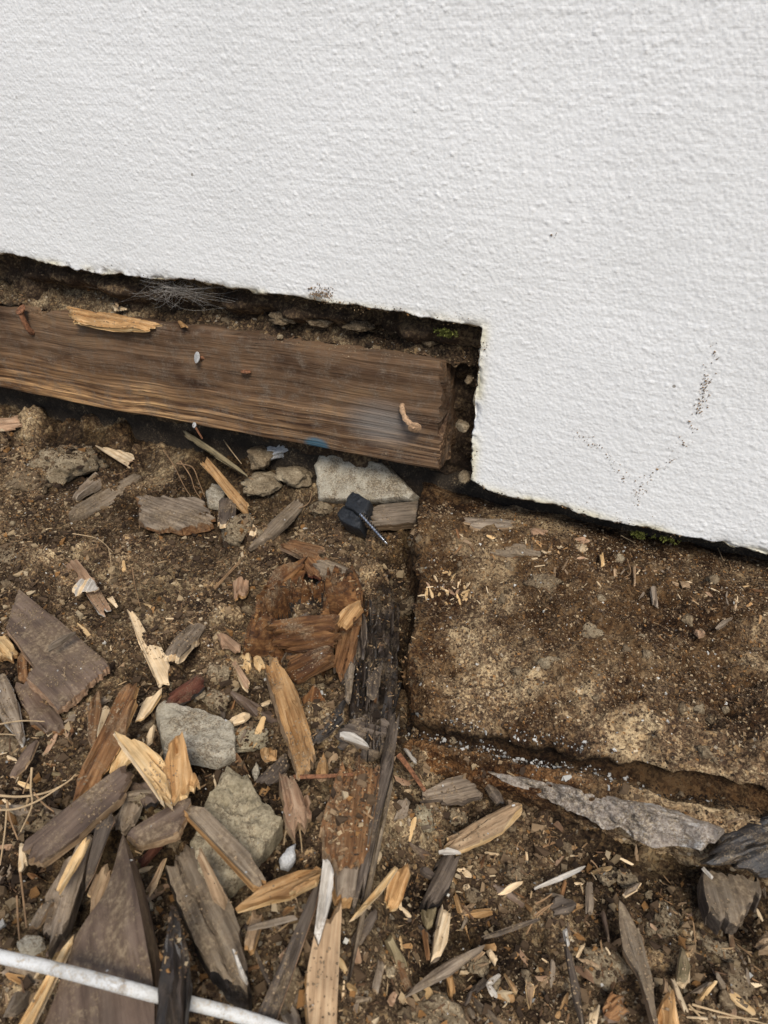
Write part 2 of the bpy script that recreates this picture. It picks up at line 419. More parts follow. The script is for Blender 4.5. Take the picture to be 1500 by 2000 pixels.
def plank_mat():
    m, N, L, b = newmat('weathered_plank')
    tc = N.new('ShaderNodeTexCoord'); raw = tc.outputs['Object']
    # growth rings run along the plank, warped round a knot
    warp = noise(N, L, raw, 7, 2, 0.5)
    sep = N.new('ShaderNodeSeparateXYZ'); L.new(raw, sep.inputs[0])
    mm = N.new('ShaderNodeMath'); mm.operation = 'MULTIPLY_ADD'; mm.inputs[1].default_value = 0.016
    L.new(warp, mm.inputs[0]); L.new(sep.outputs[2], mm.inputs[2])
    cb = N.new('ShaderNodeCombineXYZ')
    sxs = N.new('ShaderNodeMath'); sxs.operation = 'MULTIPLY'; sxs.inputs[1].default_value = 0.012; L.new(sep.outputs[0], sxs.inputs[0])
    L.new(sxs.outputs[0], cb.inputs[0]); L.new(sep.outputs[1], cb.inputs[1]); L.new(mm.outputs[0], cb.inputs[2])
    ring = noise(N, L, cb.outputs[0], 330, 3, 0.7)
    lowm = N.new('ShaderNodeMapRange'); lowm.inputs[1].default_value = 0.056; lowm.inputs[2].default_value = 0.028; lowm.inputs[3].default_value = 0.16; lowm.inputs[4].default_value = 1.35; L.new(mm.outputs[0], lowm.inputs[0])
    rs_ = N.new('ShaderNodeMath'); rs_.operation = 'SUBTRACT'; rs_.inputs[1].default_value = 0.5; L.new(ring, rs_.inputs[0])
    rm_ = N.new('ShaderNodeMath'); rm_.operation = 'MULTIPLY_ADD'; rm_.inputs[2].default_value = 0.5; L.new(rs_.outputs[0], rm_.inputs[0]); L.new(lowm.outputs[0], rm_.inputs[1])
    r1 = ramp(N, [(0.36, (0.050, 0.031, 0.020)), (0.46, (0.115, 0.075, 0.047)), (0.55, (0.185, 0.128, 0.082)), (0.66, (0.31, 0.225, 0.145))]); L.new(rm_.outputs[0], r1.inputs[0])
    st, _ = mapping(N, L, (26, 500, 700), obj_random=False)
    fib = noise(N, L, st, 1.0, 4, 0.65)
    r2 = ramp(N, [(0.3, 0.72), (0.7, 1.15)]); L.new(fib, r2.inputs[0])
    c = mixc(N, L, 1.0, r1.outputs[0], r2.outputs[0], 'MULTIPLY')
    # large stains: dark brown upper middle and right, ochre lower left
    mp2, _ = mapping(N, L, (9, 30, 36), obj_random=False)
    big = noise(N, L, mp2, 1.0, 4, 0.6)
    r3 = ramp(N, [(0.34, (0.36, 0.27, 0.22)), (0.46, (0.82, 0.70, 0.60)), (0.56, (1.15, 1.0, 0.86)), (0.68, (1.6, 1.45, 1.2))]); L.new(big, r3.inputs[0])
    c = mixc(N, L, 1.0, c, r3.outputs[0], 'MULTIPLY')
    # ochre where fresh towards the lower left
    g1 = N.new('ShaderNodeMapRange'); g1.inputs[1].default_value = -0.05; g1.inputs[2].default_value = -0.42; L.new(sep.outputs[0], g1.inputs[0])
    g2 = N.new('ShaderNodeMapRange'); g2.inputs[1].default_value = 0.055; g2.inputs[2].default_value = 0.015; L.new(sep.outputs[2], g2.inputs[0])
    gm = N.new('ShaderNodeMath'); gm.operation = 'MULTIPLY'; L.new(g1.outputs[0], gm.inputs[0]); L.new(g2.outputs[0], gm.inputs[1])
    gm2 = N.new('ShaderNodeMath'); gm2.operation = 'MULTIPLY'; gm2.inputs[1].default_value = 0.8; L.new(gm.outputs[0], gm2.inputs[0])
    warm = mixc(N, L, 1.0, c, (2.0, 1.85, 1.45), 'MULTIPLY')
    c = mixc(N, L, gm2.outputs[0], c, warm)
    # earthy film
    n4 = noise(N, L, raw, 75, 7, 0.75)
    r4 = ramp(N, [(0.47, 0.0), (0.66, 0.62)]); L.new(n4, r4.inputs[0])
    n5 = noise(N, L, raw, 600, 3, 0.7)
    r5 = ramp(N, [(0.35, (0.07, 0.052, 0.04)), (0.65, (0.22, 0.175, 0.13))]); L.new(n5, r5.inputs[0])
    c = mixc(N, L, r4.outputs[0], c, r5.outputs[0])
    # drying cracks along the grain
    ck, _ = mapping(N, L, (5, 60, 330), obj_random=False)
    cn = noise(N, L, ck, 1.0, 2, 0.5, 0.3)
    rc_ = ramp(N, [(0.485, 0.0), (0.498, 1.0), (0.502, 1.0), (0.515, 0.0)]); L.new(cn, rc_.inputs[0])
    cg, _ = mapping(N, L, (9, 30, 45), obj_random=False)
    gn = noise(N, L, cg, 1.0, 2, 0.5)
    rg_ = ramp(N, [(0.50, 0.0), (0.62, 0.85)]); L.new(gn, rg_.inputs[0])
    ckm = N.new('ShaderNodeMath'); ckm.operation = 'MULTIPLY'; L.new(rc_.outputs[0], ckm.inputs[0]); L.new(rg_.outputs[0], ckm.inputs[1])
    c = mixc(N, L, ckm.outputs[0], c, (0.02, 0.013, 0.009))
    # grey rubbed patch beside the bent nail
    def spot(cx, cz, rx, rz, soft):
        sb = N.new('ShaderNodeVectorMath'); sb.operation = 'SUBTRACT'; sb.inputs[1].default_value = (cx, 0, cz); L.new(raw, sb.inputs[0])
        ml = N.new('ShaderNodeVectorMath'); ml.operation = 'MULTIPLY'; ml.inputs[1].default_value = (1 / rx, 0, 1 / rz); L.new(sb.outputs[0], ml.inputs[0])
        ln = N.new('ShaderNodeVectorMath'); ln.operation = 'LENGTH'; L.new(ml.outputs[0], ln.inputs[0])
        ad = N.new('ShaderNodeMath'); ad.operation = 'MULTIPLY_ADD'; ad.inputs[1].default_value = 0.9
        L.new(n4, ad.inputs[0]); L.new(ln.outputs['Value'], ad.inputs[2])
        rr = ramp(N, [(0.0, 1.0), (1.0, 0.0)])
        mr = N.new('ShaderNodeMapRange'); mr.inputs[1].default_value = 1.45 - soft; mr.inputs[2].default_value = 1.45 + soft; L.new(ad.outputs[0], mr.inputs[0])
        L.new(mr.outputs[0], rr.inputs[0])
        return rr.outputs[0]
    s1 = spot(-0.052, 0.034, 0.026, 0.016, 0.5)
    mul = N.new('ShaderNodeMath'); mul.operation = 'MULTIPLY'; mul.inputs[1].default_value = 0.55; L.new(s1, mul.inputs[0])
    c = mixc(N, L, mul.outputs[0], c, (0.25, 0.235, 0.215))
    # blue paint mark on the lower edge
    s2 = spot(-0.1165, 0.003, 0.0118, 0.0070, 0.22)
    mul2 = N.new('ShaderNodeMath'); mul2.operation = 'MULTIPLY'; mul2.inputs[1].default_value = 0.9; L.new(s2, mul2.inputs[0])
    blue = mixc(N, L, 0.25, (0.028, 0.13, 0.20), c)
    c = mixc(N, L, mul2.outputs[0], c, blue)
    L.new(c, b.inputs['Base Color'])
    b.inputs['Roughness'].default_value = 0.8
    b.inputs['Specular IOR Level'].default_value = 0.25
    p = bump(N, L, ring, b, 0.8, 0.0022)
    p = bump(N, L, fib, b, 0.4, 0.0008, p)
    bump(N, L, n5, b, 0.3, 0.0008, p)
    return m
M['plank'] = plank_mat()

# ------------------------------------------------------------------ mesh helpers
COUNT = {}
def link(o):
    COL.objects.link(o); return o

def mk(name, verts, faces, mats, matidx=None, smooth=True, sharp=40):
    me = bpy.data.meshes.new(name)
    v = np.asarray(verts, dtype=np.float32)
    if isinstance(faces, np.ndarray):
        k = faces.shape[1]
        me.vertices.add(len(v)); me.vertices.foreach_set('co', v.ravel())
        me.loops.add(faces.size); me.loops.foreach_set('vertex_index', faces.ravel().astype(np.int32))
        me.polygons.add(len(faces))
        me.polygons.foreach_set('loop_start', (np.arange(len(faces)) * k).astype(np.int32))
        me.update(calc_edges=True)
    else:
        me.from_pydata([tuple(p) for p in v], [], faces)
        me.update()
    for m in (mats if isinstance(mats, (list, tuple)) else [mats]): me.materials.append(m)
    if matidx is not None: me.polygons.foreach_set('material_index', np.asarray(matidx, dtype=np.int32))
    me.polygons.foreach_set('use_smooth', np.full(len(me.polygons), smooth, dtype=bool))
    if smooth and sharp: me.set_sharp_from_angle(angle=R(sharp))
    me.validate()
    return me

def obj(name, me, parent=None, label=None, cat=None, group=None, kind=None, mw=None):
    o = link(bpy.data.objects.new(name, me))
    if mw is not None:
        o.matrix_world = mw
    if parent is not None:
        o.parent = parent
        if mw is not None: o.matrix_basis = parent_mw(parent).inverted() @ mw
    if label: o['label'] = label
    if cat: o['category'] = cat
    if group: o['group'] = group
    if kind: o['kind'] = kind
    return o

_PMW = {}
def parent_mw(p):
    return _PMW.get(p.name, p.matrix_basis)

def empty(name, loc, label, cat, group=None):
    o = link(bpy.data.objects.new(name, None))
    o.empty_display_size = 0.02
    o.location = loc
    _PMW[o.name] = Matrix.Translation(Vector(loc))
    o['label'] = label; o['category'] = cat
    if group: o['group'] = group
    return o

def grid_faces(nr, nc, off=0):
    i = np.arange(nr - 1)[:, None] * nc + np.arange(nc - 1)[None, :]
    i = i.ravel() + off
    return np.stack([i, i + 1, i + nc + 1, i + nc], 1)

def geo(a, b, n):
    """n growing steps from a out to b (a excluded)"""
    t = np.linspace(0, 1, n + 1)[1:]
    return a + (b - a) * (np.exp(t * 6) - 1) / (math.exp(6) - 1)

def color_attr(me, name, cols):
    at = me.attributes.new(name, 'FLOAT_COLOR', 'POINT')
    c = np.ones((len(cols), 4), np.float32); c[:, :3] = cols
    at.data.foreach_set('color', c.ravel())

# ------------------------------------------------------------------ the ground
def hfull(x, y):
    wx = x + 0.003 * fb(x, y, 120, 7, 2); wy_ = y + 0.003 * fb(x, y, 120, 8, 2)
    z = hlow(x, y) + 0.0050 * fb(x, y, 34, 21, 2)
    a, ia = lumps(wx, wy_, 0.032, 0.5, 301, 0.006, 0.019)
    b, ib = lumps(wx, wy_, 0.011, 0.5, 311, 0.0022, 0.0062)
    c, ic = lumps(wx, wy_, 0.0050, 0.55, 321, 0.0010, 0.0028)
    z = z + 0.78 * a + 0.9 * b + 0.75 * c - 0.005
    z = z + 0.0014 * fb(x, y, 190, 41, 2) + 0.0008 * fb(x, y, 430, 51, 2)
    t = np.where(c > 0.0006, ic, np.where(b > 0.001, ib, np.where(a > 0.002, ia, 0.25)))
    pale = np.clip((a - 0.002) / 0.006, 0, 1) * 0.25 + np.clip((b - 0.001) / 0.003, 0, 1) * 0.15
    return z, t, pale

xs = np.concatenate([geo(-0.66, -40, 26)[::-1], np.arange(-0.66, 0.34, 0.0015), geo(0.34, 40, 26)])
ys = np.concatenate([geo(-0.475, -40, 26)[::-1], np.arange(-0.475, 0.045, 0.0015)])
X, Y = np.meshgrid(xs, ys)
Z, TG, PG = hfull(X, Y)
far = np.clip((np.maximum(np.abs(X + 0.15) - 0.6, np.abs(Y + 0.2) - 0.4)) / 2, 0, 1)
Z = Z * (1 - far) + (-0.03) * far
V = np.stack([X, Y, Z], -1).reshape(-1, 3)
me = mk('ground', V, grid_faces(len(ys), len(xs)), M['soil'], sharp=0)
# damp dark earth towards the house and in the trench, paler dry clay elsewhere
x_, y_ = V[:, 0], V[:, 1]
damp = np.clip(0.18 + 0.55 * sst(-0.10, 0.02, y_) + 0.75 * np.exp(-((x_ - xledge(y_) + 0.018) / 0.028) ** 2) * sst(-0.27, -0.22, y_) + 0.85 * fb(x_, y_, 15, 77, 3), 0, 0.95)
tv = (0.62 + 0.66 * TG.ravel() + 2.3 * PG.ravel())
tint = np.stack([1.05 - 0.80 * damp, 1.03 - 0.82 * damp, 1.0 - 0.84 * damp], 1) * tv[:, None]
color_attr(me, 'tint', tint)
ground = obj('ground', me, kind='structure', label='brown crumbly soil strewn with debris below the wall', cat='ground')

# ------------------------------------------------------------------ white plaster wall
XS, ZL, ZR = 0.028, 0.1765, 0.041
def wdisp(x, z):
    d = 0.0012 * fb(x, z, 9, 5, 2)
    wx = x + 0.0008 * n2(x * 420, z * 420, 12); wz = z + 0.0008 * n2(x * 420, z * 420, 13)
    dens = np.clip(0.75 + 0.6 * fb(x, z, 14, 35, 2), 0.15, 1.15)
    b1, _ = lumps(wx, wz * 1.2, 0.0044, 0.55, 15, 0.0006, 0.0019, 1.3)
    b2, _ = lumps(wx, wz * 1.2, 0.0028, 0.7, 25, 0.0005, 0.0013, 1.2)
    d = d + 0.40 * b1 * (0.25 + 0.75 * dens) + 0.36 * b2 * (0.35 + 0.65 * dens)
    d = d + 0.00010 * n2(x * 40, z * 420 + x * 8, 45) + 0.00014 * fb(x, z, 260, 46, 2)
    return d
def edge_noise(t, s):
    return 0.0016 * n2(t * 30, t * 0 + s, 61) + 0.0010 * n2(t * 120, t * 0 + s, 62) + 0.0005 * n2(t * 430, t * 0 + s, 63)
xl = np.concatenate([geo(-0.60, -6, 20)[::-1], np.linspace(-0.60, XS, 600)])
xr = np.concatenate([np.linspace(XS, 0.33, 270)[1:], geo(0.33, 6, 20)])
xc = np.concatenate([xl, xr]); nl = len(xl) - 1          # column nl is the corner
sz = np.concatenate([np.arange(0, 0.27, 0.00105), geo(0.27, 2.8, 14)])
zu = ZL + edge_noise(xc, 1.5) + 0.004 * sst(-0.36, -0.44, xc) + 0.0035 * np.clip(n2(xc * 14, xc * 0, 3), -0.6, 1) * (xc < XS - 0.05)
Xu, Su = np.meshgrid(xc, sz)
Zu = zu[None, :] + Su * (3 - 0) / 3
nv = 122
vv = np.linspace(1, 0, nv + 1)[1:]                        # lower right part, from the seam down
xcr = xc[nl:]
zb = ZR + edge_noise(xcr, 7.5) * 1.1 + 0.006 * np.exp(-((xcr - XS) / 0.012) ** 2)
Xlo = xcr[None, :] + (edge_noise(vv * 0.135, 3.3) * 1.0)[:, None] * np.exp(-(xcr - XS) / 0.012)[None, :]
Zlo = zb[None, :] + (zu[nl:] - zb)[None, :] * vv[:, None]
def soften(x, z):
    """pull the paint back where it thins out at the broken edges"""
    e = np.where(x < XS, z - ZL, np.where(z > ZL, np.hypot(x - XS, z - ZL), np.minimum(x - XS, z - ZR)))
    return 0.0036 * np.exp(-np.clip(e, 0, 1) / 0.0028) * np.clip(0.35 + 1.0 * fb(x, z, 38, 89, 2) + 0.5 * fb(x, z, 190, 90, 2), 0.0, 1.5)
def wy(x, z):
    return -wdisp(x, z) + soften(x, z)
Vu = np.stack([Xu, wy(Xu, Zu), Zu], -1).reshape(-1, 3)
Vl = np.stack([Xlo, wy(Xlo, Zlo), Zlo], -1).reshape(-1, 3)
nc, ncr = len(xc), len(xcr)
Fu = grid_faces(len(sz), nc)
off = len(Vu)
Fl = grid_faces(nv, ncr, off)[:, ::-1]
j = np.arange(ncr - 1)
Fs = np.stack([nl + j, off + j, off + j + 1, nl + j + 1], 1)     # the seam between both parts
path = list(range(0, nl + 1)) + [off + k * ncr for k in range(nv)] + [off + (nv - 1) * ncr + k for k in range(1, ncr)]
P = np.concatenate([Vu, Vl])[path]
rings, base, prev = [], off + len(Vl), np.array(path)
Fr = []
for k, dep in enumerate((0.003, 0.008, 0.014, 0.020)):
    Q = P.copy(); Q[:, 1] = dep
    t = np.arange(len(P)) * 0.0011
    Q[:, 2] += 0.0022 * n2(t * 150, t * 0 + k, 71) + 0.0012 * k * 0.5
    Q[:, 0] += np.where((np.arange(len(P)) > nl) & (np.arange(len(P)) < nl + nv), 0.0024 * n2(t * 140, t * 0 + k, 73) + 0.0006 * k, 0)
    cur = base + k * len(P) + np.arange(len(P))
    Fr.append(np.stack([prev[:-1], cur[:-1], cur[1:], prev[1:]], 1))
    rings.append(Q); prev = cur
VW = np.concatenate([Vu, Vl] + rings)
FW = np.concatenate([Fu, Fl, Fs] + Fr)
mi = np.zeros(len(FW), int); mi[len(Fu) + len(Fl) + len(Fs):] = 1
me = mk('plaster_wall', VW, FW, [M['wall'], M['plasterrim']], mi, sharp=0)
edge = np.where(VW[:, 0] < XS, VW[:, 2] - ZL, np.where(VW[:, 2] > ZL, np.hypot(VW[:, 0] - XS, VW[:, 2] - ZL), np.minimum(VW[:, 0] - XS, VW[:, 2] - ZR)))
near = np.exp(-((VW[:, 0] - XS) / 0.10) ** 2)
w = np.exp(-(np.clip(edge, 0, 9) / (0.0036 + 0.002 * near)) ** 2) * np.clip(0.45 + 0.35 * near + 0.9 * fb(VW[:, 0], VW[:, 2], 38, 88, 3), 0, 1)
w2 = np.exp(-np.clip(edge, 0, 9) / 0.06) * 0.35
tint = np.stack([1 - 0.04 * w, 1 - 0.11 * w - 0.012 * w2, 1 - 0.32 * w - 0.04 * w2], 1)
color_attr(me, 'tint', tint)
wall = obj('plaster_wall', me, label='white rough painted plaster wall with a stepped cut at its lower edge', cat='wall')

# ------------------------------------------------------------------ what lies behind: foundation and hollow
def sheet_y(name, xs, zs, yf, mat, **kw):
    Xg, Zg = np.meshgrid(xs, zs)
    Yg = yf(Xg, Zg)
    me = mk(name, np.stack([Xg, Yg, Zg], -1).reshape(-1, 3), grid_faces(len(zs), len(xs)), mat, sharp=0)
    return obj(name, me, **kw)
def back_y(x, z):
    y = 0.036 + 0.009 * fb(x, z, 28, 101, 3) + 0.003 * fb(x, z, 160, 102, 2)
    return y - 0.018 * np.exp(-((z - 0.158) / 0.010) ** 2) * np.clip(0.7 + 0.9 * n2(x * 30, x * 0, 9), 0, 1.4)
sheet_y('rotten_backing', np.concatenate([geo(-0.62, -6, 12)[::-1], np.arange(-0.62, 0.06, 0.0018), [0.1, 0.3, 1, 6]]), np.concatenate([np.arange(0.020, 0.23, 0.0018), [0.3, 0.6, 1.5, 3.0]]), back_y, M['cavity'],
        label='dark crumbling rotten backing in the hollow behind the plank', cat='backing')
def found_y(x, z):
    return 0.036 + 0.0012 * fb(x, z, 30, 111, 2) + 0.0006 * fb(x, z, 200, 112, 2) + np.clip(z - 0.02, 0, 1) * 0.9
sheet_y('foundation_wall', np.concatenate([geo(-0.66, -6, 12)[::-1], np.arange(-0.66, 0.05, 0.003), [0.2, 1, 6]]), np.arange(-0.12, 0.055, 0.003), found_y, M['foundation'],
        label='dark smooth foundation face in the gap below the plank', cat='foundation')

# ------------------------------------------------------------------ sandy ledge on the right
pr = np.array(LEDGE_PROFILE)
seg = np.r_[0, np.cumsum(np.hypot(*np.diff(pr, axis=0).T))]
tt = np.arange(0, seg[-1], 0.0013)
py_, pz_ = np.interp(tt, seg, pr[:, 0]), np.interp(tt, seg, pr[:, 1])
k = np.ones(3) / 3
py_[1:-1] = np.convolve(py_, k, 'valid'); pz_[1:-1] = np.convolve(pz_, k, 'valid')
uu = np.concatenate([-np.linspace(0.075, 0, 40)[:-1], np.arange(0, 0.42, 0.0013), geo(0.42, 6, 14)])
UU, PY = np.meshgrid(uu, py_)
PZ = np.repeat(pz_[:, None], len(uu), 1)
XX = xledge(np.clip(PY, -0.2, 1)) + np.maximum(UU, 0) + 0.004 * fb(PY, PY * 0 + 0.3, 40, 121, 2)
drop = np.maximum(-UU, 0)
XX = XX - 0.10 * drop
PZ = PZ - drop + ledge_lean(XX, PY)
ty = np.gradient(py_, tt)[:, None]; tz = np.gradient(pz_, tt)[:, None]
front = sst(-0.17, -0.195, PY)
mound = 0.0075 * fb(XX, PY + PZ, 20, 131, 2)
clump = 1 - np.abs(fb(XX, PY + PZ * 0.7, 48, 133, 2))
d = (mound + 0.0085 * (clump - 0.55)) * (1 - 0.55 * front) + 0.0012 * fb(XX, PY + PZ, 170, 135, 2) + 0.0007 * fb(XX, PY + PZ, 420, 137, 2)
d = d + 0.35 * lumps(XX + 0.002 * fb(XX, PY, 150, 9, 2), PY + PZ, 0.010, 0.35, 157, 0.0015, 0.0045)[0] + 0.5 * lumps(XX, PY + PZ, 0.0045, 0.5, 158, 0.0007, 0.002)[0]
d = d * np.where(PY > -0.01, 0.4, 1)
groove = np.exp(-((tt[:, None] - np.interp(-0.188, [0, 1], [0, 1]) * 0 - seg[9]) / 0.008) ** 2)
d = d - 0.003 * groove * np.clip(0.6 + fb(XX, XX * 0, 30, 139, 2), 0, 1.3)
NYv, NZv = -tz, ty
sgn = np.where(NZv[0] < 0, -1, 1)
PYd = PY + sgn * NYv * d * (drop == 0); PZd = PZ + sgn * NZv * d
PYd = PYd + 0.0035 * fb(XX * 0 + 0.1, PZ, 90, 141, 2) * (drop > 0); XX = XX + 0.004 * fb(PY, PZ, 60, 142, 3) * (drop > 0)
me = mk('sandy_ledge', np.stack([XX, PYd, PZd], -1).reshape(-1, 3), grid_faces(len(tt), len(uu))[:, ::-1], M['sand'], sharp=0)
xx, yy, zz, tq = XX.ravel(), PYd.ravel(), PZd.ravel(), np.repeat(tt, len(uu))
patch = sst(0.22, 0.78, 0.56 + 0.75 * fb(xx, yy, 14, 151, 3) + 0.22 * fb(xx, yy, 70, 153, 3))
patch = np.clip(patch * 0.88 + 0.42 * sst(-0.135, -0.07, yy) * (0.6 + 0.6 * fb(xx, yy, 30, 154, 2)), 0, 1)
patch = np.maximum(patch, 0.9 * np.exp(-((yy + 0.02) / 0.035) ** 2))
patch = np.maximum(patch, 0.95 * np.exp(-((xx - 0.155) / 0.035) ** 2 - ((yy + 0.085) / 0.03) ** 2))
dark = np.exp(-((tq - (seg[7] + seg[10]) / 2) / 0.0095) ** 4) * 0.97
rustb = np.exp(-((tq - seg[12] - 0.004) / 0.013) ** 2) * np.clip(1.25 - (xx - 0.08) / 0.18, 0.3, 1)
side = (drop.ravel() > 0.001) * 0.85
hl, _i = lumps(xx, yy, 0.012, 0.35, 155, 0.002, 0.005)
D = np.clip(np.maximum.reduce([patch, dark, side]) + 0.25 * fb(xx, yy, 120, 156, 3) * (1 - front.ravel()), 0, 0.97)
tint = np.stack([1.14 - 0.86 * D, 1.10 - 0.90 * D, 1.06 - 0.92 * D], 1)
tint = tint * (1 + 0.28 * sst(-0.10, -0.17, yy))[:, None]
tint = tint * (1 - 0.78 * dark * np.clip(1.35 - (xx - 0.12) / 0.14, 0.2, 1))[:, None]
tint = tint * (1 - rustb[:, None]) + rustb[:, None] * np.array([0.50, 0.32, 0.21]) * np.clip(0.8 + fb(xx * 0.3, tq, 160, 152, 2)[:, None], 0.35, 1.3)
color_attr(me, 'tint', tint)
ledge = obj('sandy_ledge', me, label='sand-crusted decayed sill ledge under the right part of the wall', cat='ledge')

# ------------------------------------------------------------------ the plank
Lp, Hp, Dp = 0.64, 0.093, 0.042
nx, nz, ny_ = 260, 46, 20
def plank_mesh():
    v, f = [], []
    prof = []                      # closed outline in (y, z): front bottom up to front top, back over the top, down the back
    r_ = 0.0018
    for t in np.linspace(0, 1, nz): prof.append((0.0, r_ + (Hp - 2 * r_) * t))
    for a in np.linspace(0, math.pi / 2, 5)[1:]: prof.append((r_ - r_ * math.cos(a), Hp - r_ + r_ * math.sin(a)))
    for t in np.linspace(0, 1, ny_)[1:]: prof.append((r_ + (Dp - r_) * t, Hp))
    prof.append((Dp, 0.0))
    for t in np.linspace(0, 1, 6)[1:]: prof.append((Dp + (r_ - Dp) * t, 0.0))
    for a in np.linspace(0, math.pi / 2, 4)[1:-1]: prof.append((r_ - r_ * math.sin(a), r_ - r_ * math.cos(a)))
    prof = np.array(prof); n = len(prof)
    xs_ = np.linspace(-Lp, 0, nx)
    Vs = []
    for i, x in enumerate(xs_):
        q = np.zeros((n, 3)); q[:, 1:] = prof
        q[:, 0] = x
        if i == nx - 1:
            q[:, 0] += 0.0026 * n2(prof[:, 1] * 220, prof[:, 0] * 300, 161) - 0.003 * (prof[:, 1] / Hp) * 0
        g = 0.0007 * n2(np.full(n, x * 9), prof[:, 1] * 330 + prof[:, 0] * 300, 162) + 0.0016 * n2(np.full(n, x * 14), prof[:, 1] * 40, 163)
        q[:, 1] += g
        up = prof[:, 1] > Hp * 0.85
        q[:, 2] += np.where(up, 0.0018 * n2(np.full(n, x * 35), prof[:, 0] * 90, 164), 0.0006 * n2(np.full(n, x * 30), prof[:, 0], 165))
        # the upper left corner has split away
        if x < -0.40:
            q[:, 2] -= np.where(up, 0.006 * min(1, (-0.40 - x) / 0.02) * (0.6 + 0.4 * n2(x * 60, 0.0, 4)), 0)
        Vs.append(q)
    Vs = np.concatenate(Vs)
    for i in range(nx - 1):
        for k in range(n):
            a, b = i * n + k, i * n + (k + 1) % n
            f.append((a, a + n, b + n, b))
    c = len(Vs)
    Vs = np.concatenate([Vs, [[0.0002, Dp / 2, Hp / 2], [-Lp, Dp / 2, Hp / 2]]])
    e = (nx - 1) * n
    for k in range(n):
        f.append((e + k, c, e + (k + 1) % n)); f.append((k, (k + 1) % n, c + 1))
    return mk('plank', Vs, f, M['plank'], sharp=45)
plank = empty('wooden_plank', (0.0, 0.003, 0.049), 'long weathered brown plank with a blue paint mark set under the cut wall', 'plank')
plank.rotation_euler = (R(-1.0), R(-2.0), 0)
pmw = Matrix.Translation((0.0, 0.003, 0.049)) @ plank.rotation_euler.to_matrix().to_4x4()
_PMW[plank.name] = pmw
obj('body', plank_mesh(), parent=plank)

# ------------------------------------------------------------------ builders for loose pieces
def polyline_tube(pts, rad, seg=7, mat=None, name='tube', caps=True, rough=0.0, seed=0):
    pts = [Vector(p) for p in pts]
    n = len(pts); V, Fc = [], []
    rads = rad if isinstance(rad, (list, tuple, np.ndarray)) else [rad] * n
    up = Vector((0.13, 0.21, 0.97))
    for i, p in enumerate(pts):
        t = (pts[min(i + 1, n - 1)] - pts[max(i - 1, 0)]).normalized()
        a = t.cross(up).normalized(); b = a.cross(t)
        for k in range(seg):
            an = 2 * math.pi * k / seg
            r = rads[i] * (1 + (rough * random.uniform(-1, 1) if rough else 0))
            V.append(p + (a * math.cos(an) + b * math.sin(an)) * r)
    for i in range(n - 1):
        for k in range(seg):
            q = (k + 1) % seg
            Fc.append((i * seg + k, i * seg + q, (i + 1) * seg + q, (i + 1) * seg + k))
    if caps:
        Fc.append(tuple(range(seg))[::-1]); Fc.append(tuple(range((n - 1) * seg, n * seg)))
    return mk(name, [tuple(v) for v in V], Fc, mat, sharp=50)

def smooth_pts(pts, per=8):
    pts = [np.asarray(p, float) for p in pts]
    q = [2 * pts[0] - pts[1]] + pts + [2 * pts[-1] - pts[-2]]
    out = []
    for i in range(1, len(q) - 2):
        for t in np.linspace(0, 1, per, endpoint=False):
            a, b, c, d = q[i - 1], q[i], q[i + 1], q[i + 2]
            out.append(0.5 * ((2 * b) + (c - a) * t + (2 * a - 5 * b + 4 * c - d) * t * t + (-a + 3 * b - 3 * c + d) * t ** 3))
    out.append(pts[-1])
    return out

def lownormal(p, amount=1.0):
    e = 0.012
    gx = (surf(p[0] + e, p[1]) - surf(p[0] - e, p[1])) / (2 * e)
    gy = (surf(p[0], p[1] + e) - surf(p[0], p[1] - e)) / (2 * e)
    gx, gy = max(-0.3, min(0.3, gx)), max(-0.3, min(0.3, gy))
    n = np.array([-gx * amount, -gy * amount, 1.0])
    return n / np.linalg.norm(n)

SEED = [100]
def frame_of(poly, lift, tilt, grain, wallplane=None):
    """plane of a piece: the centre lies on the soil plus lift; tilt = (slope along x, slope along y)"""
    pc = np.mean(np.array(poly, float), 0)
    if wallplane is not None:
        p0 = wallplane; n = np.array([0, 0, 1.0])
    else:
        p0 = hit(pc[0], pc[1], lift); n = lownormal(p0, 0.6)
    n = n + np.array([-tilt[0], -tilt[1], 0]); n /= np.linalg.norm(n)
    P3 = np.array([onplane(px, py, p0, n) for px, py in poly])
    o = P3.mean(0)
    if grain is not None:
        g = np.array([onplane(*grain[1], p0, n) - onplane(*grain[0], p0, n)])[0]
    else:
        # long axis: principal direction of the outline
        Q = []
        for i in range(len(P3)):
            for t in np.linspace(0, 1, 12, endpoint=False): Q.append(P3[i] * (1 - t) + P3[(i + 1) % len(P3)] * t)
        Q = np.array(Q) - o
        w_, v_ = np.linalg.eigh(Q.T @ Q)
        g = v_[:, 2]
    g = g - n * np.dot(g, n); g /= np.linalg.norm(g)
    if g[0] < 0: g = -g
    y = np.cross(n, g)
    B = np.stack([g, y, n], 1)
    return o, B, (P3 - o) @ B

